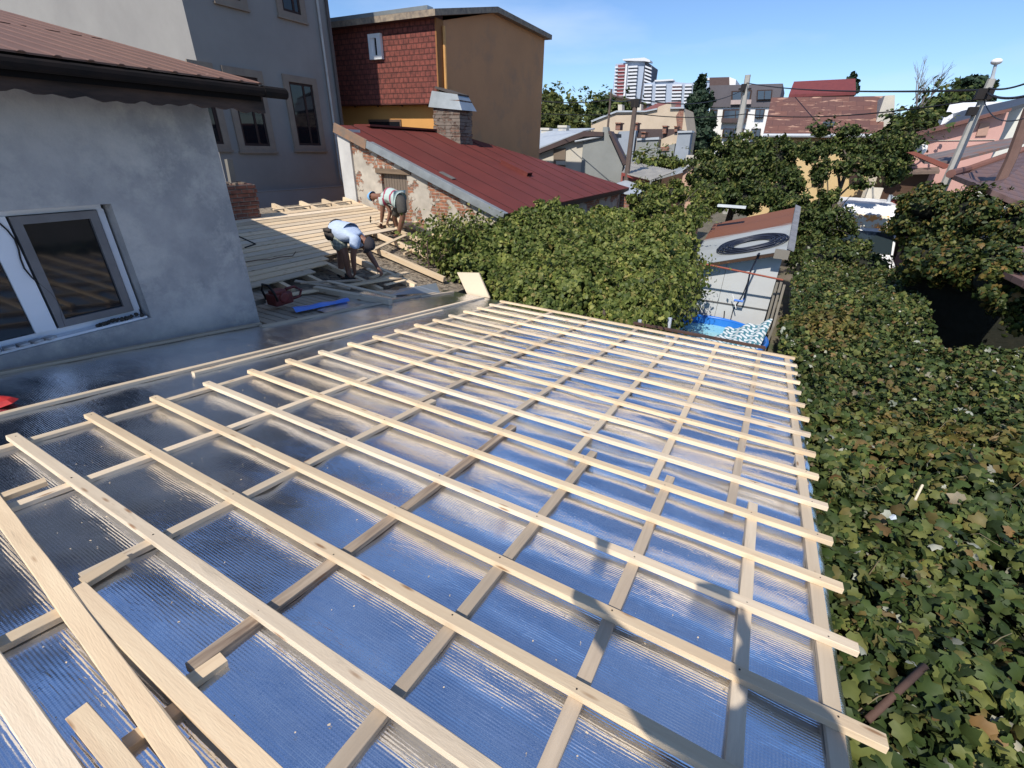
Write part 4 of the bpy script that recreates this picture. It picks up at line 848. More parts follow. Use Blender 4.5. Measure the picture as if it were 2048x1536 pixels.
def trunk(root, base, top, r0, r1, n=6, spread=.8, name='trunk'):
    mb = MB(); base = np.array(base, float); top = np.array(top, float); mid = (base+top)/2+np.array((random.uniform(-.1, .1), 0, 0))
    mb.tube([base, mid, top], [r0, (r0+r1)/2, r1], 8)
    L_ = np.linalg.norm(top-base)
    for k in range(n):
        s = base+(top-base)*random.uniform(.45, 1); a = random.uniform(0, 6.28); l = min(L_*random.uniform(.25, .5), 1.0)
        e_ = s+np.array((cos(a)*spread*l, sin(a)*spread*l, l*random.uniform(.5, 1))); mb.tube([s, (s+e_)/2+np.array((0, 0, .1*l)), e_], [r1*.7, r1*.45, r1*.15], 6)
    return mb.build(name, BARK, root)

# ---- ivy slope on the right
def ivz(X, Y): return 2.42 - .018*Y + .13*vnoise(X, Y, 1.7, 4) + .05*vnoise(X, Y, 5.0, 9) - .42*np.clip(.85-X, 0, 1)*(Y < 7) - .10*np.clip(X-3, 0, 9) + .12*np.exp(-((Y-1.6)/.8)**2)*0
def ivin(X, Y):
    a = (X > np.where(Y < 6.9, .64, np.where(Y < 9, .48, np.where(Y < 12.0, .62, .80)))) & (X < 4.6+.08*Y)
    hol = (X > 2.45+.02*Y) & (Y > 8.6)
    van = (Y > 16.5)
    return a & ~hol & ~van
iv = thing('ivy', (3, 6, 0), 'sea of dark green ivy with pale upturned leaves, right of the batten ends', 'ivy')
def ivmid(P):
    s = vnoise(P[:, 0], P[:, 1], 1.2, 21)+.9*np.exp(-((P[:, 0]-1.25)**2/.35+(P[:, 1]-8.0)**2/1.6))*2.2-.55
    return ((s+RNG.normal(0, .35, len(P))) > 1.35).astype(int)
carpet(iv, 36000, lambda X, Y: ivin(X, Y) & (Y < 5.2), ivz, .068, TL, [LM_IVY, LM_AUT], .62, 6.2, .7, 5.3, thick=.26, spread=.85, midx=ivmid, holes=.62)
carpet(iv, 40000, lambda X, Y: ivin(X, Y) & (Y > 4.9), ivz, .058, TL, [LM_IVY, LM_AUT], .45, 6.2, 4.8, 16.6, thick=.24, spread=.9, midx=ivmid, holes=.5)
# ivy hanging down along the verge side (wall of leaves)
n_ = 1500; P = np.stack([RNG.uniform(.64, .80, n_), RNG.uniform(.7, 7, n_), 0*RNG.uniform(0, 1, n_)], -1); P[:, 2] = ivz(P[:, 0], P[:, 1])-RNG.uniform(0, .5, n_)
leaves('hanging_ivy', P, np.tile((-.6, -.2, .6), (n_, 1)), .08, TL, LM_IVY, iv)
for k in range(150):
    x_ = random.uniform(.7, 4.2); y_ = random.uniform(.9, 8); a = random.uniform(0, 6.28); l = random.uniform(.06, .28); z_ = float(ivz(np.array(x_), np.array(y_)))
    mb = MB() if k % 150 == 0 else mb
    mb.tube([(x_, y_, z_-.08), (x_+cos(a)*l*.5, y_+sin(a)*l*.5, z_+random.uniform(-.01, .05)), (x_+cos(a)*l, y_+sin(a)*l, z_+random.uniform(-.05, .05))], [.003, .0025, .0015], 4)
mb.build('runners', mat('ivy_stem', (.20, .17, .09), (.14, .10, .06)), iv)['kind'] = 'stuff'
# hump of ivy over the roof edge with the dark hollow below
h1 = thing('ivy_hedge', (3.6, 10, 0), 'dark overhanging ivy hedge around a black hollow, below the lower brown tile roof', 'ivy hedge')
sph = [((2.75, 10.4, 3.02), (.55, .6, .42)), ((3.2, 9.7, 2.95), (.6, .6, .45)), ((3.75, 9.2, 2.75), (.7, .6, .42)), ((4.4, 8.9, 2.6), (.8, .6, .40)), ((3.35, 10.6, 3.1), (.7, .6, .35)), ((2.55, 11.2, 3.0), (.45, .6, .5)), ((5.2, 8.7, 2.5), (.8, .6, .4))]
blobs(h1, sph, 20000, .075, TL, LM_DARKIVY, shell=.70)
mb = MB(); mb.add([(2.5, 11.4, 0), (6.6, 10.2, 0), (6.6, 10.2, 2.8), (2.5, 11.4, 2.9)], [(0, 1, 2, 3)]); mb.build('hollow_shade', SHADE, h1)  # dark sheet standing in for the shade in the hollow
h2 = thing('ivy_mound', (3.6, 14, 0), 'rounded brownish-green ivy mound hanging below the upper brown tile roof', 'ivy mound')
sph = [((2.95, 14.2, 3.65), (.75, .8, .55)), ((3.7, 13.8, 3.62), (.8, .8, .55)), ((4.35, 13.3, 3.40), (.8, .8, .55)), ((5.1, 12.6, 3.15), (.9, .8, .55)), ((3.3, 13.9, 3.15), (.8, .7, .5)), ((4.4, 12.9, 2.9), (.9, .7, .5)), ((2.8, 14.3, 3.2), (.5, .7, .5)), ((5.6, 12.0, 2.8), (.9, .7, .5))]
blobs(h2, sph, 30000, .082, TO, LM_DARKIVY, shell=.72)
# far ivy field between shed and van
iv2 = thing('ivy', (1.5, 18, 0), 'lower ivy thicket between the rusty shed roof and the parked van', 'ivy')
sph = [((1.2+.55*(k % 3), 15.2+1.0*(k//3)+.2*(k % 2), 2.0-.10*(k//3)+.18*(k % 2)), (.75, .8, .5)) for k in range(12)]
blobs(iv2, sph, 18000, .09, TO, [LM_IVY, LM_BUSH], shell=.7, midx=lambda P: (RNG.uniform(0, 1, len(P)) > .5).astype(int))
# ---- vine on its pergola
vn = thing('grape_vine', (-3, 8, 0), 'big bright green grape vine spreading over its pergola beyond the far eave', 'vine')
def vz(X, Y):
    base = 2.05+.62*np.clip((Y-6.3)/2.3, 0, 1)**.8+.13*(Y-8.6)*(Y > 8.6)
    base = base + .32*np.exp(-((X+5.2)/.9)**2)*np.clip((Y-7)/1.5, 0, 1) - .30*np.clip((X+2.0)/.6, 0, 1)
    return base+.24*vnoise(X, Y, 2.1, 33)+.17*np.abs(vnoise(X, Y, 4.6, 8))+.07*vnoise(X, Y, 9, 18)-.1
def vin(X, Y):
    e = .25*np.sin(Y*3.1)+.15*np.sin(Y*7)
    le = np.where(Y < 7.4, -4.15+.3*np.sin(Y*5), np.where(Y < 9.6, -5.65-.25*np.sin(Y*6), -5.35))
    return (X > le) & (X < -1.32+e*.5-.10*np.clip(Y-9, 0, 3)) & (Y > 6.62+.1*np.sin(X*4)) & (Y < 12.2+.4*np.sin(X*3))
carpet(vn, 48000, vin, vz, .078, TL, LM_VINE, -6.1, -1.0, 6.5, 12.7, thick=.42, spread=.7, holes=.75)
n_ = 7000; P = np.stack([RNG.uniform(-4.15, -1.15, n_), 6.70+.25*RNG.uniform(-.5, 1, n_)**2, RNG.uniform(1.3, 2.15, n_)], -1)
k = RNG.uniform(0, 1, n_) < .5; P[k] = np.stack([-1.32+.18*RNG.normal(0, 1, k.sum()), RNG.uniform(6.7, 11.8, k.sum()), RNG.uniform(1.4, 2.5, k.sum())], -1)
leaves('side_foliage', P, np.where(k[:, None], np.array((1., 0, .4)), np.array((0., -1, .4))), .09, TO, LM_VINE, vn, .6)
n_ = 3000; th = RNG.uniform(0, 2*pi, n_); P = np.stack([-5.95+.55*RNG.normal(0, .7, n_), RNG.uniform(7.4, 9.4, n_), 2.75+RNG.normal(0, .24, n_)], -1)
leaves('side_foliage', P, np.tile((-.5, -.5, .8), (n_, 1)), .09, TO, LM_VINE, vn, .7)
mb = MB()
for (x_, y_) in ((-3.9, 7.2), (-2.2, 7.0), (-1.6, 10.5), (-4.6, 10.4)): mb.tube([(x_, y_, 0), (x_+.05, y_, 1.1), (x_+.1, y_+.05, 2.3)], [.05, .04, .03], 8)
for k in range(12):
    x_ = random.uniform(-5, -1.6); y_ = random.uniform(6.9, 11); mb.tube([(x_, y_, 2.0), (x_+.4, y_+.3, 2.25), (x_+random.uniform(.6, 1), y_+random.uniform(-.3, .8), 2.1)], .014, 5)
mb.build('stem', BARK, vn)
def shoots(root, n, starts, dirs, ln, size, T, m_, per=14):
    P = []; D = []; mb = MB()
    for k in range(n):
        p = np.array(starts(), float); d = unit(dirs()); l = ln*random.uniform(.5, 1.3); pts = []
        for t in np.linspace(0, 1, per):
            q = p+d*l*t+np.array((0, 0, -.45*l*t*t)); pts.append(q)
            P.append(q+RNG.normal(0, size*.35, 3)); D.append(d+np.array((0, 0, .6)))
            if random.random() < .5: P.append(q+RNG.normal(0, size*.5, 3)); D.append(d+np.array((0, 0, .6)))
        mb.tube(pts[::3]+[pts[-1]], .004, 4)
    leaves('shoot_leaves', np.array(P), np.array(D), size, T, m_, root, .7)
    mb.build('shoots', BARK, root)['kind'] = 'stuff'
def vine_start():
    while True:
        x_, y_ = random.uniform(-5.7, -1.3), random.uniform(6.7, 11.5)
        if vin(np.array(x_), np.array(y_)): return (x_, y_, float(vz(np.array(x_), np.array(y_)))-.03)
shoots(vn, 95, vine_start, lambda: (random.uniform(-.7, .7), random.uniform(-.8, .5), random.uniform(.3, 1.1)), .42, .07, TL, LM_VINE)
shoots(vn, 22, lambda: (-1.45, random.uniform(7, 11), random.uniform(1.9, 2.5)), lambda: (1, random.uniform(-.5, .3), random.uniform(.1, .6)), .5, .07, TL, LM_VINE)
shoots(vn, 26, lambda: (-5.7, random.uniform(7.6, 9.3), random.uniform(2.7, 3.2)), lambda: (-.8, random.uniform(-.8, .2), random.uniform(.2, .9)), .6, .07, TL, LM_VINE)
# trees and bushes: (name, label, lumps by photo position and distance, leaves, leaf size, material)
def sp(px, py, Y, rx, rz_=None, ry=None):
    c = onY(px, py, Y); q = Y/908.4*1.02      # metres per photo pixel, roughly
    return (tuple(c), (rx*q, (ry or rx)*q, (rz_ or rx)*q))
def tree(name, label, sps, n, size, T, m_, cat='tree', group=None, shell=.55, trunk_r=.12, spread=.65, core=True):
    cs = np.array([s[0] for s in sps]); c = cs.mean(0)
    r = thing(name, (c[0], c[1], 0), label, cat, group)
    blobs(r, sps, n, size, T, m_, name='crown', shell=shell, core=core, spread=spread)
    if T is TO:
        def st():
            q = random.choice(sps); d = unit(np.array((random.uniform(-1, 1), random.uniform(-1, .2), random.uniform(0, 1)))); return np.array(q[0])+d*np.array(q[1])*.8
        shoots(r, int(10+4*len(sps)), st, lambda: (random.uniform(-1, 1), random.uniform(-.8, .4), random.uniform(.2, 1.2)), 6*size, size, T, m_, 9)
    trunk(r, (c[0], c[1], 0), (c[0], c[1], c[2]), trunk_r, trunk_r*.5, 0 if T is TT else 6); return r
tree('bush', 'leafy green shrub behind the vine, left of the rusty shed roof', [sp(1290, 395, 15, 38, 28), sp(1345, 385, 15.5, 36, 22), sp(1405, 400, 15.5, 30, 20), sp(1310, 430, 13.5, 45, 30), sp(1400, 425, 15, 26, 18), sp(1370, 440, 13.5, 30, 26)], 15000, .095, TO, LM_VINE, 'bush', trunk_r=.05)
tree('walnut_tree', 'broad dark tree between the grey firewalls and the rusty roofed house', [sp(1415, 330, 22, 34, 26), sp(1455, 303, 22, 34, 26), sp(1500, 295, 22, 34, 22), sp(1445, 355, 21, 38, 30), sp(1500, 345, 21, 44, 40), sp(1555, 318, 22, 40, 30), sp(1430, 395, 19.5, 40, 24), sp(1490, 395, 19.5, 44, 26), sp(1560, 380, 20, 38, 34), sp(1590, 425, 18.5, 38, 28), sp(1395, 360, 21, 22, 18)], 42000, .125, TO, LM_BUSH, trunk_r=.18, spread=.8)
tree('cherry_tree', 'loose tree in front of the yellow house wall, its twigs reaching over the rusty roof', [sp(1630, 302, 21, 26, 18), sp(1672, 292, 21, 24, 16), sp(1715, 300, 21, 26, 18), sp(1760, 292, 21, 28, 20), sp(1795, 300, 21, 24, 26), sp(1640, 345, 20, 14, 20), sp(1690, 335, 20, 20, 12), sp(1745, 335, 20, 24, 14), sp(1790, 345, 20, 18, 20), sp(1640, 262, 21, 16, 8), sp(1700, 262, 21, 20, 7), sp(1650, 400, 18.5, 18, 20), sp(1720, 372, 19, 14, 6)], 20000, .115, TO, LM_BUSH, trunk_r=.10, core=False, shell=.2, spread=.8)
tree('bush', 'dark shrub hanging over the left end of the parked van', [sp(1650, 440, 18, 40, 26), sp(1630, 480, 17.5, 40, 30), sp(1690, 460, 18, 18, 14)], 7000, .10, TO, LM_BUSH, 'bush', trunk_r=.05)
tree('bush', 'green shrub above the pink house dish, beside the leaning lamp pole', [sp(1800, 265, 27, 26, 20), sp(1830, 250, 30, 26, 18), sp(1800, 300, 25, 22, 22)], 3500, .22, TO, LM_BUSH, 'bush', trunk_r=.08)
tree('spruce_tree', 'tall narrow dark spruce left of the modern dark-clad house', [sp(1401, 172, 58, 9, 16), sp(1398, 200, 58, 20, 18), sp(1402, 235, 58, 27, 22), sp(1405, 275, 56, 30, 26), sp(1385, 215, 58, 14, 12), sp(1418, 200, 58, 10, 12)], 12000, .42, TT, LM_FIR, trunk_r=.25, shell=.35)
tree('tree', 'pale olive-green trees directly right of the orange building', [sp(1110, 225, 50, 32, 30), sp(1142, 235, 50, 28, 30), sp(1100, 205, 52, 20, 18), sp(1150, 262, 48, 24, 16), sp(1095, 250, 48, 22, 20)], 11000, .40, TO, LM_PALE, trunk_r=.25)
tree('tree', 'darker round tree between the pale trees and the wooden poles', [sp(1190, 222, 70, 18, 26), sp(1212, 210, 72, 20, 14), sp(1215, 235, 70, 24, 18), sp(1250, 222, 70, 20, 12), sp(1180, 250, 66, 10, 18)], 9000, .5, TO, LM_BUSH, trunk_r=.3)
tree('pine_tree', 'dark windblown pine top behind the lamp pole at the right', [sp(1940, 178, 55, 22, 16), sp(1925, 195, 55, 22, 14), sp(1960, 195, 55, 18, 14), sp(1950, 168, 55, 12, 8)], 6000, .42, TT, LM_FIR, trunk_r=.25, shell=.4)
tree('tree', 'green tree row behind the pink house, left of the pine', [sp(1870, 222, 50, 26, 18), sp(1900, 208, 52, 20, 12), sp(1850, 240, 48, 22, 16), sp(1910, 228, 50, 18, 12)], 7000, .38, TO, LM_BUSH, trunk_r=.25)
tree('fir_tree', 'small dark fir tip poking out behind the red roof', [sp(1702, 160, 90, 6, 10), sp(1706, 180, 90, 8, 14)], 1200, .5, TT, LM_FIR, trunk_r=.2)
tree('vine_patch', 'green creeper patch at the foot of the grey firewalls', [sp(1310, 326, 27, 28, 9), sp(1345, 325, 27, 26, 10), sp(1290, 330, 26, 16, 7)], 3500, .2, TO, LM_VINE, 'creeper', trunk_r=.05)
bt = thing('bare_tree', tuple(onY(1812, 230, 45)*np.array((1, 1, 0))), 'leafless twiggy tree standing up behind the rusty roof', 'tree')
mb = MB(); rb_ = random.Random(4)
def br(p, d, l, r, lv):
    q = p+d*l; mb.tube([p, q], [r, r*.6], 5)
    if lv: 
        for _ in range(3 if lv > 1 else 4): br(p+d*l*rb_.uniform(.5, 1), unit(d+np.array((rb_.uniform(-.6, .6), rb_.uniform(-.4, .4), rb_.uniform(-.1, .5)))), l*rb_.uniform(.5, .75), r*.5, lv-1)
g0 = onY(1812, 280, 45); mb.tube([g0*np.array((1, 1, 0)), g0], [.2, .12], 6); br(g0, unit(np.array((.05, 0, 1.))), 2.6, .11, 4); mb.build('branches', mat('twigs', (.16, .14, .14)), bt)

# ================================================================== BACKGROUND BUILDINGS
CREAM = mat('cream_render', (.52, .42, .31), (.46, .37, .27), 1.0, bump=.1, c3=(.44, .27, .17), c3scale=.35, c3lo=.66, c3hi=.7)
PALEW = mat('pale_render', (.55, .50, .41), (.46, .43, .37), 1.2, bump=.1, c3=(.36, .36, .36), c3scale=.6)
GREYC = mat('grey_blue_cement', (.29, .32, .36), (.24, .27, .30), .8, bump=.1, c3=(.34, .36, .37), c3scale=.5)
GREYC2 = mat('grey_green_cement', (.25, .26, .25), (.21, .22, .21), .8, bump=.1)
DROOF = mat('dark_brown_roof', (.075, .048, .045), (.055, .04, .04), 2, rough=.6)
LROOF = mat('light_zinc_roof', (.40, .43, .46), (.34, .37, .40), 2, rough=.5)
BRK = brickmat('far_brick', (.32, .13, .08), (.25, .11, .08), (.3, .26, .22), axis='ANY', bw=.3, bh=.1)
def house(name, label, cat, px, Y, group=None):
    p = onY(*px, Y); return thing(name, (p[0], Y, 0), label, cat, group)
def ground_poly(px, Y):                 # top outline by pixels, brought down to the ground
    P = [onY(a, b_, Y) for a, b_ in px]; return P+[np.array((P[-1][0], Y, 0)), np.array((P[0][0], Y, 0))]
def part(parent, name, m_, polys, depth, sub=None):
    mb = MB()
    for P in polys: mb.prism(P, (0, depth, 0))
    return mb.build(name, m_, sub or parent)
# near small house with gable firewall
hA = house('small_house', 'small pale house with a loft door and grey gable firewall, past the red roof', 'house', (1160, 320), 26)
part(hA, 'wall', PALEW, [ground_poly([(1070, 306), (1168, 274)], 26)], 2.5)
part(hA, 'firewall', GREYC2, [ground_poly([(1167.5, 273), (1204, 272), (1206, 254), (1215, 254), (1217, 268), (1246, 330), (1243, 345)], 25.9)], .35)
mb = MB(); A1, A2 = [onY(*p, 25.7) for p in ((1065, 303), (1168, 262))]; A3, A4 = [onY(*p, 25.7) for p in ((1206, 264), (1206, 272))]
mb.prism([A1, A2, A3, A4, onY(1168, 273, 25.7), onY(1065, 312, 25.7)], (0, 3.2, 0)); mb.prism([onY(1216, 262, 25.7), onY(1221, 262, 25.7), onY(1253, 326, 25.7), onY(1247, 331, 25.7)], (0, .55, 0)); mb.build('roof', DROOF, hA)
do = part(hA, 'loft_door', OLDW, [[onY(*p, 25.93) for p in ((1107, 298), (1131, 296), (1130, 334), (1107, 330))]], .06)
mb = MB(); fac(mb, [(1112, 322), (1131, 322), (1131, 330), (1112, 329)], 25.8, .1); mb.build('door_sill', PALEW, hA)
mb = MB(); mb.tube([onY(1204, 273, 25.8), onY(1150, 283, 25.75)], .05, 6); mb.build('gutter', LROOF, hA)
# zinc roof left behind
hB = house('zinc_roof_house', 'low house with a pale blue-grey metal roof and small chimneys, under the olive trees', 'house', (1120, 275), 38)
mb = MB(); mb.prism([onY(1070, 298, 34), onY(1165, 262, 36), onY(1190, 256, 42), onY(1070, 258, 42)], (0, 0, -.1)); mb.build('roof', LROOF, hB)
part(hB, 'wall', PALEW, [ground_poly([(1072, 292), (1180, 265)], 38)], 3)
for k, (a, b_) in enumerate(((1090, 257), (1125, 252))):
    mb = MB(); p = onY(a, b_, 40); mb.bx(p[0]-.35, p[0]+.35, 40, 40.6, p[2]-1.6, p[2]); mb.bx(p[0]-.42, p[0]+.42, 39.93, 40.67, p[2]-.12, p[2]+.05); mb.build('chimney', PALEW, hB)
# long cream house on the rise
hC = house('cream_house', 'long cream house wall with a sagging pale coping and broken brick patches, on the rise', 'house', (1280, 240), 48)
part(hC, 'wall', CREAM, [ground_poly([(1183, 243), (1233, 224), (1290, 223), (1312, 219), (1318, 213), (1342, 205), (1343, 216), (1367, 216), (1374, 262)], 48)], 5)
[part(hC, 'coping', LROOF, [[onY(*p, 47.8) for p in q]], .5) for q in ([(1182, 241), (1233, 221), (1233, 224.5), (1183, 244.5)], [(1233.2, 221), (1290, 221), (1290, 224), (1233.2, 224.5)], [(1290.2, 221), (1314, 216), (1314, 219), (1290.2, 224)], [(1340, 214), (1368, 214), (1368, 217), (1340, 217.5)])]
mb = MB(); mb.prism([onY(1283, 221, 49), onY(1315, 206, 52), onY(1362, 203, 52), onY(1362, 214, 49)], (0, 0, -.1)); mb.build('roof', mat('dull_red_roof', (.20, .07, .06), (.16, .06, .05), 3), hC)
for a, b_, w_, h_ in ((1240, 209, 8, 13), (1276, 208, 12, 14)):
    mb = MB(); fac(mb, [(a-w_/2, b_), (a+w_/2, b_), (a+w_/2, b_+h_), (a-w_/2, b_+h_)], 48.5, .8); mb.build('chimney', PALEW, hC)
mb = MB(); fac(mb, [(1352, 232), (1361, 217), (1368, 218), (1364, 258), (1355, 258)], 47.95, .05); mb.build('brick_patch', BRK, hC)
# row of firewalls
hD = house('firewall_house', 'row of bare blue-grey and grey firewalls with a dark roof and small brick chimneys', 'house', (1300, 290), 38)
part(hD, 'firewall', GREYC, [ground_poly([(1226, 285), (1238, 263), (1272, 261)], 36)], .5)
part(hD, 'firewall', GREYC2, [ground_poly([(1274, 279), (1317, 276), (1312, 322)], 36.2)], .5)
part(hD, 'firewall', GREYC2, [ground_poly([(1313.5, 297), (1350, 287), (1346, 322)], 36.4)], .5)
part(hD, 'firewall', GREYC, [ground_poly([(1356, 265), (1382, 264), (1374, 325)], 36.1)], .8)
part(hD, 'wall', CREAM, [ground_poly([(1316, 281), (1356, 265), (1352, 320)], 36.8)], 2)
mb = MB(); fac(mb, [(1272, 258), (1352, 258), (1382, 263), (1356, 265), (1316, 281), (1275, 279)], 37, 2.5); mb.build('roof', DROOF, hD)
mb = MB(); fac(mb, [(1273.5, 277), (1318, 274), (1318, 279), (1273.5, 281)], 36.1, .7); mb.build('coping', LROOF, hD); mb = MB(); fac(mb, [(1355, 262), (1384, 261), (1384, 265), (1355, 266)], 36, .9); mb.build('coping', LROOF, hD)
mb = MB(); fac(mb, [(1321, 294), (1338, 292), (1338, 301), (1321, 302)], 36.3, .05); mb.build('brick_patch', BRK, hD)
for a, b_, w_, h_, YY in ((1236, 246, 9, 14, 37), (1270, 246, 10, 16, 37), (1287, 264, 8, 10, 36.3), (1329, 252, 7, 15, 37), (1352, 253, 6, 10, 37)):
    mb = MB(); fac(mb, [(a-w_/2, b_), (a+w_/2, b_), (a+w_/2-1, b_+h_), (a-w_/2-1, b_+h_)], YY-.4, .7); fac(mb, [(a-w_/2-1, b_-1), (a+w_/2+1, b_-1), (a+w_/2+1, b_+1.5), (a-w_/2-1, b_+1.5)], YY-.5, .9); mb.build('chimney', BRK, hD)
# corrugated shed with red wall
hE = house('corrugated_shed', 'low outbuilding with a grey corrugated roof and a dull red wall', 'outbuilding', (1290, 350), 23)
CORR = mat('grey_corrugated', (.36, .34, .30), (.27, .26, .24), 4, rough=.8, stretch=(1, .2, 1))
mb = MB(); q0, q1, q2, q3 = onY(1243, 345, 22), onY(1302, 360, 21.5), onY(1352, 342, 25), onY(1262, 323, 26); N1 = 40
V = []
for i in range(N1+1):
    s = i/N1; a = q0*(1-s)+q1*s; b_ = q3*(1-s)+q2*s; V += [a+np.array((0, 0, .03*(i % 2))), b_+np.array((0, 0, .03*(i % 2)))]
mb.add(V, [(2*i, 2*i+2, 2*i+3, 2*i+1) for i in range(N1)]); r_ = mb.build('roof', CORR, hE, fix=False); r_.modifiers.new('solid', 'SOLIDIFY').thickness = .04
part(hE, 'wall', mat('dull_red_wall', (.34, .12, .10), (.28, .10, .09), 2), [ground_poly([(1243, 347), (1299, 362)], 22.1)], .1)
mb = MB(); fac(mb, [(1243, 345), (1299, 360), (1298, 366), (1243, 351)], 21.9, .08); mb.build('fascia', mat('red_fascia', (.24, .05, .04)), hE)
part(hE, 'side_wall', BROWNW, [ground_poly([(1303, 363), (1366, 345)], 23)], .1)
mb = MB(); fac(mb, [(1250, 328), (1266, 322), (1290, 328), (1276, 332)], 25.8, .4); mb.build('skylight', WH, hE)
# zinc lean-to
hF = house('zinc_lean_to', 'light zinc lean-to roof just behind the eave tip of the red roof', 'lean-to', (1265, 375), 19.5)
mb = MB(); mb.prism([onY(1234, 366, 20.5), onY(1252, 360, 22), onY(1302, 377, 21), onY(1278, 390, 19), onY(1240, 384, 19)], (0, 0, -.05)); mb.build('roof', LROOF, hF)
part(hF, 'wall', BRK, [ground_poly([(1242, 386), (1277, 391)], 19.1)], 1.5)
# peach hut
hG = house('peach_hut', 'little peach-coloured hut with a pale metal roof at the edge of the big dark tree', 'hut', (1380, 345), 24)
part(hG, 'wall', mat('peach', (.56, .36, .26), (.48, .32, .24), 1), [ground_poly([(1366, 340), (1391, 326), (1410, 330)], 24)], 2)
mb = MB(); mb.prism([onY(1354, 346, 23.8), onY(1388, 322, 23.8), onY(1412, 318, 25), onY(1402, 314, 25.5)], (0, 0, -.08)); mb.build('roof', LROOF, hG)
part(hG, 'shed_wall', PALEW, [ground_poly([(1373, 310), (1408, 312)], 27)], 2)
# peach house far behind
hH = house('peach_house', 'distant peach house with a low dark hipped roof, behind the wooden pole', 'house', (1245, 205), 88)
part(hH, 'wall', CREAM, [ground_poly([(1222, 193), (1276, 204)], 88)], 6)
mb = MB(); mb.prism([onY(1205, 191, 86), onY(1222, 188, 86), onY(1284, 203, 86), onY(1283, 206, 86), onY(1222, 192, 86)], (0, 10, 0)); mb.build('roof', DROOF, hH)
mb = MB(); fac(mb, [(1250, 201), (1256, 202), (1256, 210), (1250, 210)], 87.9, .1); mb.build('window', FRM, hH)

# far tower block and its low neighbour
TW = mat('tower_white', (.66, .67, .70)); TR_ = mat('tower_red', (.26, .08, .085)); TG = mat('tower_grey', (.36, .42, .52)); TD = mat('tower_dark', (.12, .13, .16)); 
tw = thing('tower_block', (-95, 300, 0), 'distant high-rise tower with white balconies and red stripes, tallest on the skyline', 'tower block')
def tpx(poly, Y, m_, name, depth=.5, parent=tw):
    mb = MB(); fac(mb, poly, Y, depth); return mb.build(name, m_, parent)
mb = MB(); mb.prism(ground_poly([(1231, 128), (1277, 121.5), (1290, 121.5)], 300), (0, 14, 0)); mb.build('core', TG, tw)
mb = MB(); mb.prism(ground_poly([(1290.5, 122), (1304, 132)], 301), (0, 14, 0)); mb.build('side', TD, tw)
mb = MB(); fac(mb, [(1245, 118), (1289, 115), (1300, 120), (1300, 124), (1289, 122), (1246, 121)], 298, 6); mb.build('roof_canopy', TW, tw)
mb = MB(); fac(mb, [(1236, 130), (1250, 129), (1245, 205), (1230, 205)], 299, .8); mb.build('red_panel', TR_, tw)
mb = MB(); fac(mb, [(1251, 128), (1255, 128), (1249, 206), (1245.5, 206)], 298.9, .9); mb.build('white_stripe', TW, tw)
for k in range(11):
    t = k/10; y = 132+t*70; xo = -(y-130)*.075
    for pq, yy_, dd_ in (([(1257+xo, y), (1275+xo, y-1), (1275+xo, y+2.6), (1257+xo, y+3.4)], 297.5, 2), ([(1230+xo*.7, y+1), (1236+xo*.7, y+1), (1236+xo*.7, y+4), (1230+xo*.7, y+4)], 298, 1.4), ([(1236+xo*.7, y+3.6), (1250+xo*.7, y+3), (1250+xo*.7, y+4), (1236+xo*.7, y+4.6)], 298.4, .5), ([(1290.5+xo, y-1), (1303+xo*.7, y+4), (1303+xo*.7, y+7), (1290.5+xo, y+2.4)], 299.2, 1.5)):
        mb = MB(); fac(mb, pq, yy_, dd_); mb.build('balcony', TW, tw)
    mb = MB(); fac(mb, [(1257+xo, y+3.4), (1275+xo, y+2.6), (1275+xo, y+6), (1257+xo, y+7)], 299, .8); mb.build('window_band', TD, tw)
lb = thing('apartment_block', (-80, 300, 0), 'distant lower white apartment block with rounded balconies, right of the tower', 'apartment block')
mb = MB(); mb.prism(ground_poly([(1288, 167), (1306, 165), (1309, 162), (1345, 163), (1372, 166), (1400, 165), (1420, 163)], 290), (0, 14, 0)); mb.build('core', TG, lb)
mb = MB(); fac(mb, [(1309, 160), (1346, 158), (1347, 161), (1310, 163)], 289, 5); fac(mb, [(1398, 158), (1420, 155), (1420, 160), (1399, 161)], 289, 5); mb.build('roof_canopy', TW, lb)
for k in range(6):
    y = 169+k*6.9
    for a, b_ in ((1289, 1304), (1312, 1332), (1345, 1364), (1370, 1384), (1388, 1396)):
        mb = MB(); xo = -(y-165)*.07; fac(mb, [(a+xo, y), (b_+xo, y-.4), (b_+xo, y+3), (a+xo, y+3.4)], 288, 1.6); bo = mb.build('balcony', TW, lb)
        mb = MB(); fac(mb, [(a+xo, y+3.4), (b_+xo, y+3), (b_+xo, y+6.2), (a+xo, y+6.6)], 289.3, .6); mb.build('window_band', TR_ if (a == 1345 and k < 2) else TD, lb)
# modern dark house
md_ = thing('modern_house', (-5, 60, 0), 'modern house with a dark grey-brown clad upper floor over white lower floors', 'house')
DK = mat('dark_cladding', (.105, .095, .105), (.09, .08, .09), 1, rough=.6); WW = mat('white_render', (.76, .75, .72), (.70, .69, .67), 1)
part(md_, 'upper_wall', DK, [[onY(*p, 60) for p in ((1419, 171), (1566, 167), (1556, 214), (1420, 214))]], 9)
part(md_, 'penthouse', mat('brown_cladding', (.10, .065, .06)), [[onY(*p, 62) for p in ((1419, 155), (1458, 154), (1459, 172), (1419, 172))]], 5)
part(md_, 'penthouse_side', WW, [[onY(*p, 62.1) for p in ((1458.5, 154), (1472, 159), (1471, 171), (1459, 172))]], 4)
part(md_, 'lower_wall', WW, [ground_poly([(1420, 214.3), (1543, 214.3)], 60.2)], 8.5)
GLM = glass('blue_glass', (.05, .07, .10), .05)
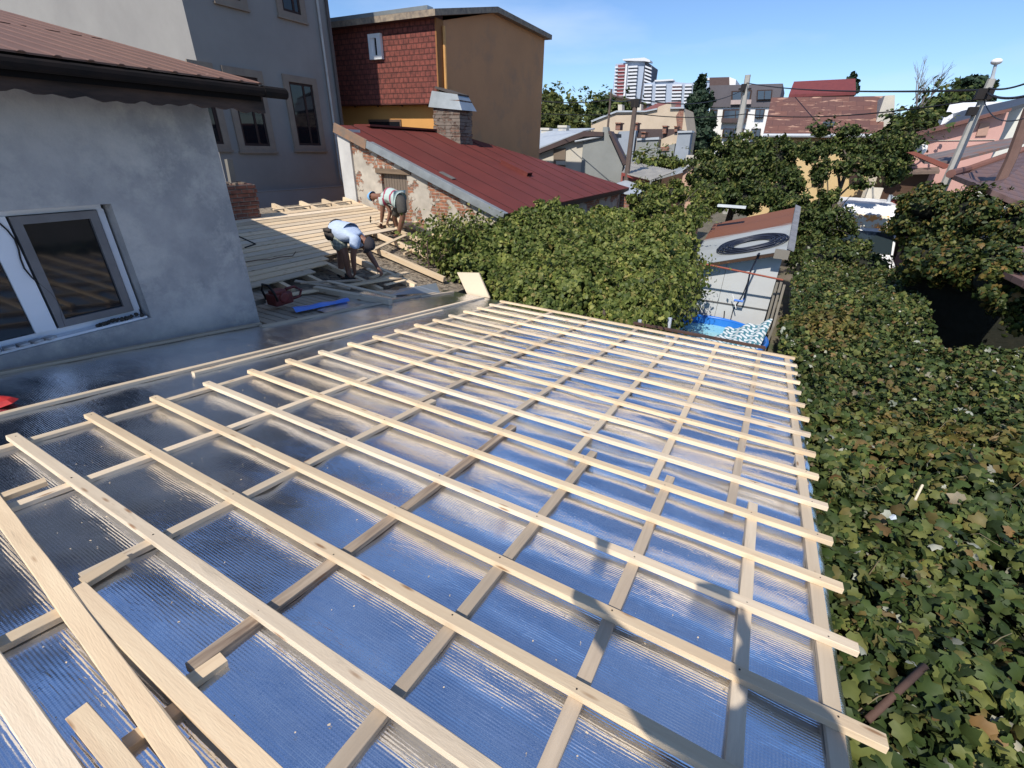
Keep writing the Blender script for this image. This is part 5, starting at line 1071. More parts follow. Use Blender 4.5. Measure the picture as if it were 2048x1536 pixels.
for q in ([(1463, 182), (1504, 180), (1500, 206), (1462, 208)], [(1514, 180), (1545, 179), (1543, 200), (1513, 201)], [(1446, 219), (1497, 218), (1492, 245), (1443, 244)], [(1511, 218), (1530, 218), (1527, 236), (1509, 236)], [(1420, 219), (1435, 219), (1432, 246), (1418, 246)], [(1446, 257), (1488, 257), (1486, 275), (1443, 275)], [(1503, 257), (1522, 257), (1520, 276), (1500, 276)]):
    mb = MB(); fac(mb, q, 59.85, .3); wo_ = mb.build('window', FRM, md_); c = np.mean(q, 0); qq = [tuple(c+(np.array(p)-c)*(.86, .8)) for p in q]
    mb = MB(); fac(mb, qq, 59.78, .05); po_ = mb.build('pane', GLM, wo_)
    xm = (qq[0][0]+qq[1][0])/2; mb = MB(); fac(mb, [(xm-.6, qq[0][1]), (xm+.6, qq[0][1]), (xm-.4, qq[2][1]), (xm-1.6, qq[2][1])], 59.7, .06); mb.build('mullion', FRM, wo_)
mb = MB(); fac(mb, [(1462, 200), (1503, 199), (1502, 208), (1461, 209)], 59.6, .1); mb.build('balustrade', mat('pink_rail', (.45, .36, .33)), md_)
mb = MB(); fac(mb, [(1443, 236), (1492, 237), (1491, 246), (1442, 245)], 59.6, .1); mb.build('balustrade', DROOF, md_)
# red roofed house
rh = thing('red_roof_house', (5, 78, 0), 'distant house with a steep wine-red tiled roof, above the rusty roof', 'house')
mb = MB(); mb.prism([onY(1578, 189, 76), onY(1588, 163, 80), onY(1711, 157, 80), onY(1712, 184, 76)], (0, 0, -.3)); mb.build('roof', mat('wine_roof', (.16, .036, .036), (.13, .03, .032), 2), rh)
part(rh, 'wall', mat('brown_wall', (.17, .12, .11)), [ground_poly([(1583, 189), (1708, 184)], 77)], 7)
# rusty roof on yellow house
yh = thing('yellow_house', (1, 32, 0), 'yellow house with a big patched rusty sheet roof behind the trees', 'house')
m_, n, b = principled('patched_rust')
t = n.nodes.new('ShaderNodeTexCoord'); brk = n.nodes.new('ShaderNodeTexBrick'); brk.inputs['Scale'].default_value = 1; brk.inputs['Brick Width'].default_value = .95; brk.inputs['Row Height'].default_value = .62; brk.inputs['Mortar Size'].default_value = .012; brk.inputs['Color1'].default_value = (.15, .065, .045, 1); brk.inputs['Color2'].default_value = (.11, .05, .04, 1); brk.inputs['Mortar'].default_value = (.06, .03, .025, 1); n.links.new(t.outputs['UV'], brk.inputs['Vector'])
mpn = n.nodes.new('ShaderNodeMapping'); mpn.inputs['Scale'].default_value = (.8, 3.2, 1); n.links.new(t.outputs['UV'], mpn.inputs[0]); z = noise(n, mpn, .9, 5); r = ramp(n, [(.57, (0, 0, 0)), (.64, (1, 1, 1))]); n.links.new(z.outputs[0], r.inputs[0])
c = mixc(n, r.outputs[0], brk.outputs[0], (.42, .25, .17)); n.links.new(c.outputs[0], b.inputs['Base Color']); b.inputs['Roughness'].default_value = .7
mb = MB(); q = [onY(1526, 271, 29.5), onY(1543, 195, 34), onY(1768, 192, 34), onY(1767, 272, 29.5)]; mb.add(q+[p-np.array((0, 0, .1)) for p in q], [(0, 1, 2, 3), (4, 7, 6, 5), (0, 4, 5, 1), (1, 5, 6, 2), (2, 6, 7, 3), (3, 7, 4, 0)], 0, [[(0, 0), (0, 5), (8, 5), (8, 0)]]+[[(0, 0)]*4]*5); rr_o = mb.build('roof', m_, yh, fix=False)
part(yh, 'firewall', PALEW, [ground_poly([(1770, 191), (1790, 190), (1787, 272)], 31)], 3)
part(yh, 'wall', mat('yellow_render', (.60, .44, .22), (.54, .39, .20), 1, bump=.1), [ground_poly([(1535, 272), (1765, 273)], 30)], 4)
mb = MB(); mb.tube([onY(1526, 271, 29.4), onY(1767, 272, 29.4)], .09, 8); mb.build('gutter', LROOF, rr_o)
mb = MB(); c_ = onP(1655, 252, tuple(np.cross(q[3]-q[0], q[1]-q[0])), float(np.cross(q[3]-q[0], q[1]-q[0])@q[0])); mb.box(c_+np.array((0, 0, .08)), (.5, .5, .2)); mb.build('skylight', GLM, rr_o)
for a in (1640, 1715):
    mb = MB(); fac(mb, [(a-14, 330), (a+10, 330), (a+8, 372), (a-16, 370)], 29.9, .12); mb.build('window', FRM, yh)
# pink house
pk = thing('pink_house', (5, 26, 0), 'salmon pink house wall with a small blind window, behind the leaning lamp pole', 'house')
part(pk, 'wall', mat('salmon', (.54, .31, .265), (.49, .285, .245), 1, bump=.1), [ground_poly([(1844, 271), (2018, 224), (2006, 262)], 26)], 5)
mb = MB(); mb.prism([onY(1822, 279, 25.6), onY(1845, 270, 25.6), onY(2022, 222, 25.6), onY(2024, 216, 25.6), onY(1870, 257, 25.6), onY(1830, 270, 25.6)], (0, 5.6, 0)); mb.build('roof', mat('brownish_roof', (.16, .075, .06)), pk)
mb = MB(); fac(mb, [(1961, 246), (1981, 245), (1974, 271), (1952, 272)], 25.93, .06); mb.build('window', mat('blind', (.42, .26, .20)), pk)
mb = MB(); fac(mb, [(1848, 281), (1990, 279), (1990, 280), (1848, 282)], 25.96, .03); mb.build('string_course', PALEW, pk)
sd = thing('satellite_dish', tuple(onY(1838, 298, 25.3)), 'white satellite dish on the left corner of the pink house', 'satellite dish')
c = np.array(sd.location); mb = MB(); mb.ball(c, .27, 14, 8, 0, (1, .25, 1)); mb.build('reflector', WH, sd, smooth=True); mb = MB(); mb.tube([c, c+np.array((.3, .3, .0)), c+np.array((.4, .6, -.1))], .03, 6); mb.build('mount', DKG, sd)
wb = thing('white_building', (8, 30, 0), 'white building with a dark mono-pitch roof and grey stains at the right border', 'building')
part(wb, 'wall', mat('white_stained', (.66, .65, .58), (.60, .60, .56), 1, c3=(.22, .22, .22), c3scale=.5, c3lo=.60, c3hi=.64), [ground_poly([(1925, 222), (2060, 205), (2060, 270)], 31)], 5)
mb = MB(); mb.prism([onY(1885, 252, 28), onY(1922, 222, 31), onY(2060, 192, 31), onY(2060, 204, 28), onY(1960, 232, 28)], (0, 0, -.15)); mb.build('roof', mat('anthracite_roof', (.05, .055, .065), rough=.5), wb)
wt = thing('white_awning', tuple(onY(1900, 230, 33)*np.array((1, 1, 0))), 'bright white sloping awning roof beyond the dark roof', 'awning')
mb = MB(); mb.prism([onY(1880, 252, 32), onY(1901, 206, 34), onY(2005, 203, 34), onY(1925, 220, 32.5)], (0, 0, -.08)); mb.build('canopy', WH, wt); mb = MB()
for a, b_, Y in ((1884, 252, 32.2), (1903, 210, 33.9), (1990, 207, 33.9)): p = onY(a, b_, Y); mb.tube([(p[0], Y, 0), p-np.array((0, 0, .1))], .05, 6)
mb.build('post', LROOF, wt)
# nearer rusty and grey roofs below the pink house
g1 = thing('grey_roof_shed', (5, 20, 0), 'long low roof of grey sheets with a rusty upper strip, under the pink wall', 'outbuilding')
mb = MB(); mb.prism([onY(1850, 322, 20), onY(1838, 312, 24), onY(2060, 268, 24), onY(2060, 280, 22), onY(1900, 322, 19.5)], (0, 0, -.08)); mb.build('roof', mat('grey_rust_sheets', (.19, .16, .155), (.13, .11, .11), 2, c3=(.24, .11, .07), c3scale=.8, c3lo=.5, c3hi=.6), g1)
mb = MB(); mb.bx(5.0, 12, 20.2, 24, 0, 3.3); mb.build('wall', PALEW, g1)
mb = MB(); fac(mb, [(1815, 305), (1830, 303), (1905, 332), (1890, 338)], 19, .3); mb.build('verge', mat('red_verge', (.22, .07, .05)), g1)
g2 = thing('old_tile_roof', (3.5, 21, 0), 'small old brown tile roof half overgrown by creeper, below the satellite dish', 'roof')
mb = MB(); mb.prism([onY(1768, 345, 25.5), onY(1782, 312, 28), onY(1870, 312, 28), onY(1880, 342, 25.3)], (0, 0, -.1)); mb.build('roof', mat('old_tiles', (.17, .12, .095), (.12, .09, .075), 6, bump=.5), g2)
part(g2, 'wall', BROWNW, [ground_poly([(1772, 348), (1860, 346)], 25.8)], 2)
# big brown tile roofs at right
TILE = None
m_, n, b = principled('brown_roof_tile'); v = coords(n, 'Object'); wv = n.nodes.new('ShaderNodeTexWave'); wv.bands_direction = 'X'; wv.inputs['Scale'].default_value = 1.4; n.links.new(v.outputs[0], wv.inputs[0]); wy = n.nodes.new('ShaderNodeTexWave'); wy.bands_direction = 'Y'; wy.wave_profile = 'SAW'; wy.inputs['Scale'].default_value = .9; n.links.new(v.outputs[0], wy.inputs[0])
r = ramp(n, [(.0, (.05, .032, .03)), (.12, (.125, .075, .066)), (1, (.145, .088, .078))]); n.links.new(wy.outputs['Fac'], r.inputs[0]); n.links.new(r.outputs[0], b.inputs['Base Color']); b1 = bumpn(n, b, wv.outputs['Fac'], .6, .03); bumpn(n, b, wy.outputs['Fac'], .6, .03, b1); b.inputs['Roughness'].default_value = .6
t1 = thing('tiled_roof_house', (6.5, 16, 0), 'upper brown wavy tiled roof at the right border above the ivy mound', 'roof')
mb = MB(); mb.prism([onY(1905, 349, 16), onY(1935, 343, 20), onY(2100, 285, 20), onY(2200, 470, 12.5), onY(1985, 380, 13.5)], (0, 0, -.1)); mb.build('roof', m_, t1)
mb = MB(); mb.tube([onY(1900, 352, 15.9)+np.array((0, 0, .05)), onY(1935, 342, 20)+np.array((0, 0, .05)), onY(2100, 282, 20)], .10, 8); mb.build('ridge', mat('ridge_brown', (.17, .08, .065)), t1)
mb = MB(); mb.bx(4.6, 9, 14.5, 19.5, 0, 3.2); mb.build('wall', PALEW, t1)
t2 = thing('tiled_roof_house', (5, 9.8, 0), 'lower brown tiled roof at the right border between two ivy hedges', 'roof')
mb = MB(); mb.prism([onY(1905, 500, 11), onY(1940, 488, 11.8), onY(2100, 495, 11.4), onY(2120, 600, 8.2), onY(2048, 562, 8.8), onY(1960, 520, 10.2)], (0, 0, -.08)); mb.build('roof', m_, t2)
mb = MB(); mb.bx(4.9, 8, 9.9, 11.2, 0, 2.9); mb.build('wall', BROWNW, t2)  # wall coloured dark to pass for the shade of the hollow
# brown post right
mb = MB(); mb.tube([onY(2022, 318, 15), onY(2060, 215, 15)], .10, 8); mb.tube([onY(2022, 318, 15)*np.array((1, 1, 0)), onY(2022, 318, 15)], .10, 8); tag(mb.build('wooden_post', mat('brown_post', (.17, .10, .08))), 'thick brown wooden post at the right border', 'post')
# boxes and red gate by the van
rg = thing('sheet_metal_gate', tuple(onY(1800, 420, 24)*np.array((1, 1, 0))), 'dull red corrugated metal gate to the right of the van', 'gate')
mb = MB(); q0, q1 = onY(1782, 398, 24), onY(1822, 400, 24)
N1 = 20; V = []
for i in range(N1+1):
    s = i/N1; p = q0*(1-s)+q1*s; V += [(p[0], 24+.04*(i % 2), 0), (p[0], 24+.04*(i % 2), p[2])]
mb.add(V, [(2*i, 2*i+2, 2*i+3, 2*i+1) for i in range(N1)]); mb.build('leaf', mat('gate_red', (.28, .08, .07), (.22, .07, .065), 3), rg, fix=False)
mb = MB(); mb.bx(q0[0]-.1, q0[0], 23.9, 24.1, 0, q0[2]+.15); mb.bx(q0[0], q1[0]+.3, 23.92, 24.08, q0[2]+.02, q0[2]+.1); mb.build('frame', LROOF, rg)
lt = thing('lean_to', tuple(onY(1755, 395, 25)*np.array((1, 1, 0))), 'dark brown lean-to with clutter on its roof, between the yellow wall and the red gate', 'lean-to')
mb = MB(); mb.prism([onY(1735, 412, 24.5), onY(1745, 392, 26.5), onY(1800, 392, 26.5), onY(1785, 412, 24.5)], (0, 0, -.08)); mb.build('roof', DROOF, lt); part(lt, 'wall', BROWNW, [ground_poly([(1737, 413), (1783, 413)], 24.7)], 1.5)
p = onY(1747, 388, 25.5); mb = MB(); mb.box(p, (.5, .3, .5)); tag(mb.build('crate', PALEW), 'larger pale crate on the dark lean-to roof by the yellow wall', 'crate', 'crates on the lean-to'); mb = MB(); mb.box(p+np.array((.9, .1, -.2)), (.3, .3, .3), [unit((1, .4, 0)), unit((-.4, 1, 0)), (0, 0, 1)]); tag(mb.build('crate', PALEW), 'small pale crate on the dark lean-to roof near the red gate', 'crate', 'crates on the lean-to')

# van
vc = onY(1742, 440, 21.3); VX, VY = float(vc[0]), 21.3; VZ = float(onY(1740, 408, 22.2)[2]); k_ = VZ/2.9
van = thing('van', (VX, VY, 0), 'white delivery van with orange marks above its windscreen, parked between the bushes', 'van')
mb = MB(); hw = 1.03
prof = [(-.0, .45), (-.05, 1.0), (.12, 1.25), (.85, 1.38), (1.45, 2.1), (1.75, 2.62), (2.2, 2.9), (5.3, 2.9), (5.4, .45)]
ins = [1, 1, 1, .97, .93, .90, .86, .86, 1]
V = [(VX+sgn*hw*i_, VY-1.2+a, z*k_) for sgn in (-1, 1) for (a, z), i_ in zip(prof, ins)]; N = len(prof)
mb.add(V, [tuple(range(N)), tuple(range(2*N-1, N-1, -1))]+[(i, i+N, (i+1) % N+N, (i+1) % N) for i in range(N)]); mb.build('body', WH, van, bevel=.09)
def vq(a0, z0, a1, z1, w0, w1, off, name, m_, par=van):
    mb = MB(); A = [(VX-w0, VY-1.2+a0-off, z0*k_+off), (VX+w0, VY-1.2+a0-off, z0*k_+off), (VX+w1, VY-1.2+a1-off, z1*k_+off), (VX-w1, VY-1.2+a1-off, z1*k_+off)]; mb.prism(A, (0, .02, -.02)); return mb.build(name, m_, par)
vq(.90, 1.44, 1.42, 2.06, .90, .84, .03, 'windscreen', glass('dark_glass', (.02, .03, .035), .05)); vq(1.50, 2.18, 1.72, 2.56, .62, .58, .035, 'orange_marking', mat('orange_mark', (.70, .30, .08), (.66, .62, .5), 4, lo=.45, hi=.5))
for sgn in (-1, 1):
    mb = MB(); mb.box((VX+sgn*.75, VY-1.25, .85*k_), (.36, .12, .24)); mb.build('headlight', glass('lamp_glass', (.5, .52, .55), .1), van, bevel=.03)
    mb = MB(); mb.box((VX+sgn*1.18, VY-.25, 1.6*k_), (.2, .12, .36)); mb.build('mirror', DKG, van, bevel=.03)
    for a in (-.3, 3.0):
        mb = MB(); mb.tube([(VX+sgn*.82, VY+a, .36), (VX+sgn*1.04, VY+a, .36)], .36, 18); wh_ = mb.build('wheel', mat('tyre', (.02, .02, .02)), van); mb = MB(); mb.tube([(VX+sgn*1.02, VY+a, .36), (VX+sgn*1.055, VY+a, .36)], .2, 12); mb.build('rim', GALV, wh_)
mb = MB(); mb.box((VX, VY-1.27, .52*k_), (1.9, .16, .28)); mb.build('bumper', mat('bumper_grey', (.08, .08, .085)), van, bevel=.04); mb = MB(); mb.box((VX, VY-1.27, .95*k_), (.9, .06, .16)); mb.build('grille', DKG, van)

# poles and wires
CONC = mat('concrete_pole', (.40, .38, .34), (.32, .31, .28), 3); WPOLE = mat('wood_pole', (.14, .10, .08), (.09, .07, .06), 5)
def pole(name, label, top, Y, r0, r1, m_, base=None):
    p = onY(*top, Y); q = onY(*base, Y) if base else p; d_ = (p-q)/(p[2]-q[2]) if base else np.array((0, 0, 1.)); g = p-d_*p[2]
    r = thing(name, tuple(g), label, 'utility pole'); mb = MB(); mb.tube([g, p], [r0, r1], 8); mb.build('pole', m_, r); return r, p
pa, Pa = pole('utility_pole', 'concrete utility pole in front of the modern dark-clad house', (1496, 150), 45, .30, .20, CONC, (1478, 262))
mb = MB(); mb.box(Pa+np.array((0, 0, -.9)), (.9, .2, .12)); mb.box(Pa+np.array((-.1, -.25, -.85)), (.35, .3, .5)); mb.build('insulator_box', DKG, pa)
pb, Pb = pole('utility_pole', 'nearer brown wooden pole beside the small house with the firewall', (1272, 198), 22, .14, .10, WPOLE, (1253, 355))
mb = MB(); mb.box(Pb+np.array((.0, 0, -.15)), (.35, .2, .3)); mb.build('insulator_box', DKG, pb)
pc_, Pc = pole('utility_pole', 'thin dark pole farther back, left of the nearer wooden pole', (1223, 178), 34, .10, .07, WPOLE, (1215, 262))
mb = MB(); mb.box(Pc+np.array((-.1, 0, -.6)), (.4, .1, .1)); mb.build('crossarm', DKG, pc_)
pd, Pd = pole('lamp_pole', 'leaning concrete lamp pole in front of the pink house', (1984, 158), 19, .14, .09, CONC, (1906, 332))
L0 = onY(1986, 150, 19); L1 = onY(1992, 126, 19); mb = MB(); mb.tube([Pd, L0, L1], [.05, .04, .035], 8); mb.build('lamp_arm', LROOF, pd); mb = MB(); mb.ball(L1+np.array((0, 0, .03)), .125, 12, 8, 0, (1, 1, .6)); mb.build('lamp_head', WH, pd, smooth=True)
mb = MB(); mb.box(Pd-np.array((.05, .1, .35)), (.35, .2, .25)); mb.box(Pd-np.array((.15, .1, .75)), (.2, .2, .2)); mb.build('insulator_box', DKG, pd)
WIRE = mat('black_wire', (.015, .015, .017), rough=.6)
def wire(a, b_, sag, label, r=.018):
    a = np.array(a); b_ = np.array(b_); pts = [a+(b_-a)*t-np.array((0, 0, sag*4*t*(1-t))) for t in np.linspace(0, 1, 15)]; mb = MB(); mb.tube(pts, r, 5); tag(mb.build('overhead_wire', WIRE), label, 'wire', 'overhead wires')
e1 = onY(1060, 198, 36)
wire(e1, Pc-np.array((0, 0, .6)), .2, 'wire from behind the orange building to the thin dark pole', .03)
wire(Pc-np.array((0, 0, .6)), Pb+np.array((0, 0, .0)), .1, 'wire between the thin dark pole and the nearer wooden pole', .022)
wire(Pb, Pa-np.array((0, 0, .9)), .5, 'wire from the nearer wooden pole to the concrete pole', .025)
wire(Pa-np.array((0, 0, .5)), Pd-np.array((0, 0, .25)), .22, 'upper wire from the concrete pole to the leaning lamp pole', .03)
wire(onY(1060, 226, 26), onY(1262, 229, 22), .05, 'lower wire ending on the nearer wooden pole', .018)
wire(onY(1264, 226, 22), onY(1490, 228, 26), .15, 'lower wire crossing in front of the spruce', .018)
wire(onY(1490, 228, 26), Pd-np.array((0, 0, .45)), .25, 'lower wire crossing in front of the rusty roof', .02)
wire(Pd-np.array((0, 0, .2)), onY(2080, 155, 15), .1, 'upper wire leaving the lamp pole to the right border', .022)
wire(Pd-np.array((0, 0, .3)), onY(2080, 184, 14), .12, 'thick wire leaving the lamp pole to the right border', .028)
wire(Pd-np.array((0, 0, .45)), onY(2080, 225, 13), .3, 'slack wire leaving the lamp pole to the right border', .012)
# stray pipe and scraps in the ivy
mb = MB(); a, b_ = onZ(1735, 1440, 2.44), onZ(1850, 1332, 2.52); mb.tube([a, b_], .015, 10); tag(mb.build('rusty_pipe', mat('rust_pipe', (.10, .055, .04), (.07, .04, .03), 8), smooth=True), 'short rusty pipe poking out of the ivy near the lower right corner', 'pipe')
mb = MB(); mb.tube([onZ(1830, 1000, 2.5), onZ(1845, 970, 2.56)], .008, 6); tag(mb.build('stick', PINE2), 'thin pale stick lying on the ivy', 'stick')
mb = MB(); c = onZ(1782, 1040, 2.52); mb.add([c+np.array(p)*.45 for p in ((0, 0, 0), (.06, .02, .03), (.08, .10, .0), (.02, .09, .05), (.04, .05, .07), (-.02, .05, .01))], [(0, 1, 4), (1, 2, 4), (2, 3, 4), (3, 5, 4), (5, 0, 4)]); tag(mb.build('plastic_scrap', mat('clear_film', (.5, .55, .6), rough=.15)), 'crumpled scrap of clear plastic caught on the ivy', 'scrap')

# ================================================================== PEOPLE
def skinmesh(name, nodes, edges, m_, parent, sub=2, root=0):
    """nodes: list of (xyz, r) ; grown with a Skin modifier and turned into one mesh"""
    me = bpy.data.meshes.new(name); off = np.array(off_of(parent))
    me.from_pydata([tuple(np.array(p)-off) for p, r in nodes], edges, []); me.update()
    o = bpy.data.objects.new(name, me); COL.objects.link(o)
    sk = o.modifiers.new('skin', 'SKIN'); sk.use_smooth_shade = True; sk.branch_smoothing = .4
    if not me.skin_vertices:
        bpy.context.view_layer.objects.active = o
    sv = me.skin_vertices
    for i, (p, r) in enumerate(nodes):
        rr_ = r if hasattr(r, '__len__') else (r, r); sv[0].data[i].radius = rr_; sv[0].data[i].use_root = (i == root)
    ss = o.modifiers.new('sub', 'SUBSURF'); ss.levels = sub; ss.render_levels = sub
    dg = bpy.context.evaluated_depsgraph_get(); ev = o.evaluated_get(dg); nm = bpy.data.meshes.new_from_object(ev); nm.name = name
    o.modifiers.clear(); o.data = nm; nm.materials.clear(); nm.materials.append(m_); nm.polygons.foreach_set('use_smooth', [True]*len(nm.polygons)); o.parent = parent
    return o
SKIN = mat('tanned_skin', (.20, .095, .060), (.17, .08, .05), 6, rough=.5); SKIN2 = mat('light_skin', (.30, .17, .12), rough=.5)
def hand_nodes(N, E, wi, wrist, d, palmn, sgn, curl=.5):
    """palm + five bent fingers grown from node wi"""
    d = unit(d); pn = unit(np.array(palmn)-np.dot(palmn, d)*d); sd_ = np.cross(d, pn)*sgn
    N.append((wrist+d*.05, (.036, .02))); pi_ = len(N)-1; E.append((wi, pi_))
    for k, (o_, l) in enumerate(((-.030, .062), (-.010, .075), (.010, .070), (.028, .055))):
        base = wrist+d*.088+sd_*o_; N.append((base, .0105)); a = len(N)-1; E.append((pi_, a))
        m1 = base+(d*cos(curl*.6)+pn*sin(curl*.6))*l*.5; N.append((m1, .0095)); E.append((a, a+1)); t1 = m1+(d*cos(curl*1.6)+pn*sin(curl*1.6))*l*.5; N.append((t1, .008)); E.append((a+1, a+2))
    b_ = wrist+d*.035-sd_*.035; N.append((b_, .012)); a = len(N)-1; E.append((pi_, a)); N.append((b_+d*.035-sd_*.022+pn*.015, .0095)); E.append((a, a+1)); N.append((b_+d*.058-sd_*.02+pn*.03, .008)); E.append((a+1, a+2))
def person(name, label, J, skin, shirt, shorts, hair, face_dir, shoes=None, long_trousers=False, sleeves=.55, headr=.092):
    """J: dict of joints (hip chest neck head shL elL wrL shR elR wrR kneeL ankL kneeR ankR hipL hipR toe dirs)"""
    j = {k: np.array(v, float) for k, v in J.items() if k not in ('cap', 'hatname', 'curl')}
    root = thing(name, ((j['ankL']+j['ankR'])/2)*np.array((1, 1, 1))-np.array((0, 0, .06)), label, 'person')
    N = []; E = []
    def nd(p, r): N.append((np.array(p), r)); return len(N)-1
    hip = nd(j['hip'], (.16, .135)); wa = nd((j['hip']*.55+j['chest']*.45), (.15, .125)); ch_ = nd(j['chest'], (.165, .14)); E += [(hip, wa), (wa, ch_)]
    nk = nd(j['neck'], .058); hd0 = nd(j['neck']*.55+j['head']*.45, .06); hd = nd(j['head'], (.083, headr)); up_ = unit(j['head']-j['neck']); cr_ = nd(j['head']+up_*.075, (.068, .075)); E += [(ch_, nk), (nk, hd0), (hd0, hd), (hd, cr_)]
    fd = unit(face_dir); fd = unit(fd-np.dot(fd, up_)*up_); sdv = np.cross(up_, fd)
    for s in 'LR':
        sh = nd(j['sh'+s], .075); el = nd(j['el'+s], .052); fo = nd(j['el'+s]*.65+j['wr'+s]*.35, .050); wr = nd(j['wr'+s], .032); E += [(ch_, sh), (sh, el), (el, fo), (fo, wr)]
        dd_ = unit(j['wr'+s]-j['el'+s]); hand_nodes(N, E, wr, j['wr'+s], dd_, J.get('palm', (0, 0, -1)), 1 if s == 'L' else -1, J.get('curl', .7))
        hp = nd(j['hip'+s], .11); th_ = nd(j['hip'+s]*.5+j['knee'+s]*.5, .092); kn = nd(j['knee'+s], .066); ca = nd(j['knee'+s]*.65+j['ank'+s]*.35, .068); an = nd(j['ank'+s], .044)
        td = unit(J['toe']) ; he = nd(j['ank'+s]+np.array((0, 0, -.05))-td*.03, .032); to = nd(j['ank'+s]+np.array((0, 0, -.06))+td*.13, (.04, .022)); E += [(hip, hp), (hp, th_), (th_, kn), (kn, ca), (ca, an), (an, he), (an, to)]
    skinmesh('body', N, E, skin, root)
    # face and ears
    hc_ = j['head']+up_*.0
    mb = MB(); mb.ball(hc_+fd*(headr+.003)+up_*-.012, .016, 8, 6, 0, (1, 1, 1.3))
    for s_ in (-1, 1): mb.ball(hc_+sdv*s_*(.082)-up_*.01, .026, 8, 6, 0, (.5, .8, 1.1))
    mb.build('nose_and_ears', skin, root, smooth=True)
    mb = MB()
    for s_ in (-1, 1): mb.ball(hc_+fd*(headr*.93)+sdv*s_*.030+up_*.018, .012, 8, 6)
    mb.build('eye', mat('eye_dark', (.02, .015, .012), rough=.3), root, smooth=True)
    mb = MB(); mb.ball(hc_+fd*(headr*.93)-up_*.052, .018, 8, 5, 0, (1.0, 1.0, .35)); mb.build('mouth', mat('lips', (.16, .05, .04)), root, smooth=True)
    mb = MB(); n_ = 16
    for i in range(6):
        pass
    V = []; rows = 6
    for i in range(rows+1):
        th = (pi*.53)*i/rows
        for k in range(n_):
            a = 2*pi*k/n_; dv_ = fd*cos(a)+sdv*sin(a); q = .102*1.02; back = 1+.10*max(0, -cos(a))
            V.append(hc_+up_*(.022+q*1.12*cos(th))+dv_*q*sin(th)*back-up_*(.05*max(0, -cos(a))*(i/rows)))
    mb.add(V, [(i*n_+k, i*n_+(k+1) % n_, (i+1)*n_+(k+1) % n_, (i+1)*n_+k) for i in range(rows) for k in range(n_)])
    if J.get('cap'):
        c0 = hc_+fd*.09+up_*.035; w_ = .075
        mb.add([c0+sdv*w_, c0-sdv*w_, c0-sdv*w_*.8+fd*.075-up_*.008, c0+sdv*w_*.8+fd*.075-up_*.008, c0+sdv*w_+up_*.008, c0-sdv*w_+up_*.008, c0-sdv*w_*.8+fd*.075, c0+sdv*w_*.8+fd*.075], [(0, 1, 2, 3), (7, 6, 5, 4), (2, 6, 7, 3), (0, 3, 7, 4), (1, 5, 6, 2)])
    mb.build(J.get('hatname', 'cap'), hair, root, smooth=True, fix=False)
    # shirt
    N = [(j['hip']+(j['chest']-j['hip'])*.18, (.20, .18)), (j['hip']*.5+j['chest']*.5, (.215, .19)), (j['chest'], (.235, .20)), (j['neck']*.8+j['chest']*.2, (.11, .10))]; E = [(0, 1), (1, 2), (2, 3)]
    for s in 'LR':
        a = len(N); N.append((j['sh'+s], .115)); N.append((j['sh'+s]+(j['el'+s]-j['sh'+s])*sleeves*.6, .092)); N.append((j['sh'+s]+(j['el'+s]-j['sh'+s])*sleeves, .088)); E += [(2, a), (a, a+1), (a+1, a+2)]
    skinmesh('shirt', N, E, shirt, root, root=1)
    N = [(j['hip']+(j['chest']-j['hip'])*.15, (.18, .155)), (j['hip'], (.21, .185))]; E = [(0, 1)]
    for s in 'LR':
        a = len(N); f_ = 1.0 if not long_trousers else 1.0
        N.append((j['hip'+s], .145)); N.append((j['hip'+s]*.45+j['knee'+s]*.55, .118)); E += [(1, a), (a, a+1)]
        if long_trousers: N.append((j['knee'+s], .075)); N.append((j['ank'+s], .058)); E += [(a+1, a+2), (a+2, a+3)]
        else: N.append((j['knee'+s]+(j['hip'+s]-j['knee'+s])*.12, .118)); E += [(a+1, a+2)]
    skinmesh('trousers' if long_trousers else 'shorts', N, E, shorts, root, root=1)
    sm_ = shoes or DKG
    for s in 'LR':
        td = unit(J['toe']); c = j['ank'+s]; mb = MB(); sd2 = np.cross((0, 0, 1), td)
        mb.box(c+td*.05+np.array((0, 0, -.075)), (.27, .095, .055), [td, sd2, (0, 0, 1)]); mb.box(c-td*.02+np.array((0, 0, -.035)), (.13, .085, .06), [td, sd2, (0, 0, 1)]); mb.build('shoe', sm_, root, bevel=.02)
    return root, fd, sdv, up_

def stripes(name, base, line, scale, direction='X', rot=(0, 0, 0), th=.72):
    m, n, b = principled(name); v = coords(n, 'Object', (1, 1, 1), rot); wv = n.nodes.new('ShaderNodeTexWave'); wv.bands_direction = direction; wv.inputs['Scale'].default_value = scale; n.links.new(v.outputs[0], wv.inputs[0])
    r = ramp(n, [(th, base), (th+.04, line)]); n.links.new(wv.outputs['Fac'], r.inputs[0]); n.links.new(r.outputs[0], b.inputs['Base Color']); b.inputs['Roughness'].default_value = .9; z = noise(n, v, 9, 4); bumpn(n, b, z.outputs[0], .5, .02); return m
def plaid(name):
    m, n, b = principled(name); v = coords(n); out = None
    for d in 'XZ':
        wv = n.nodes.new('ShaderNodeTexWave'); wv.bands_direction = d; wv.inputs['Scale'].default_value = 5.5; n.links.new(v.outputs[0], wv.inputs[0]); r = ramp(n, [(.75, (.17, .19, .16)), (.82, (.36, .37, .30))]); n.links.new(wv.outputs['Fac'], r.inputs[0])
        out = r.outputs[0] if out is None else mixc(n, .5, out, r.outputs[0]).outputs[0]
    n.links.new(out, b.inputs['Base Color']); b.inputs['Roughness'].default_value = .9; return m
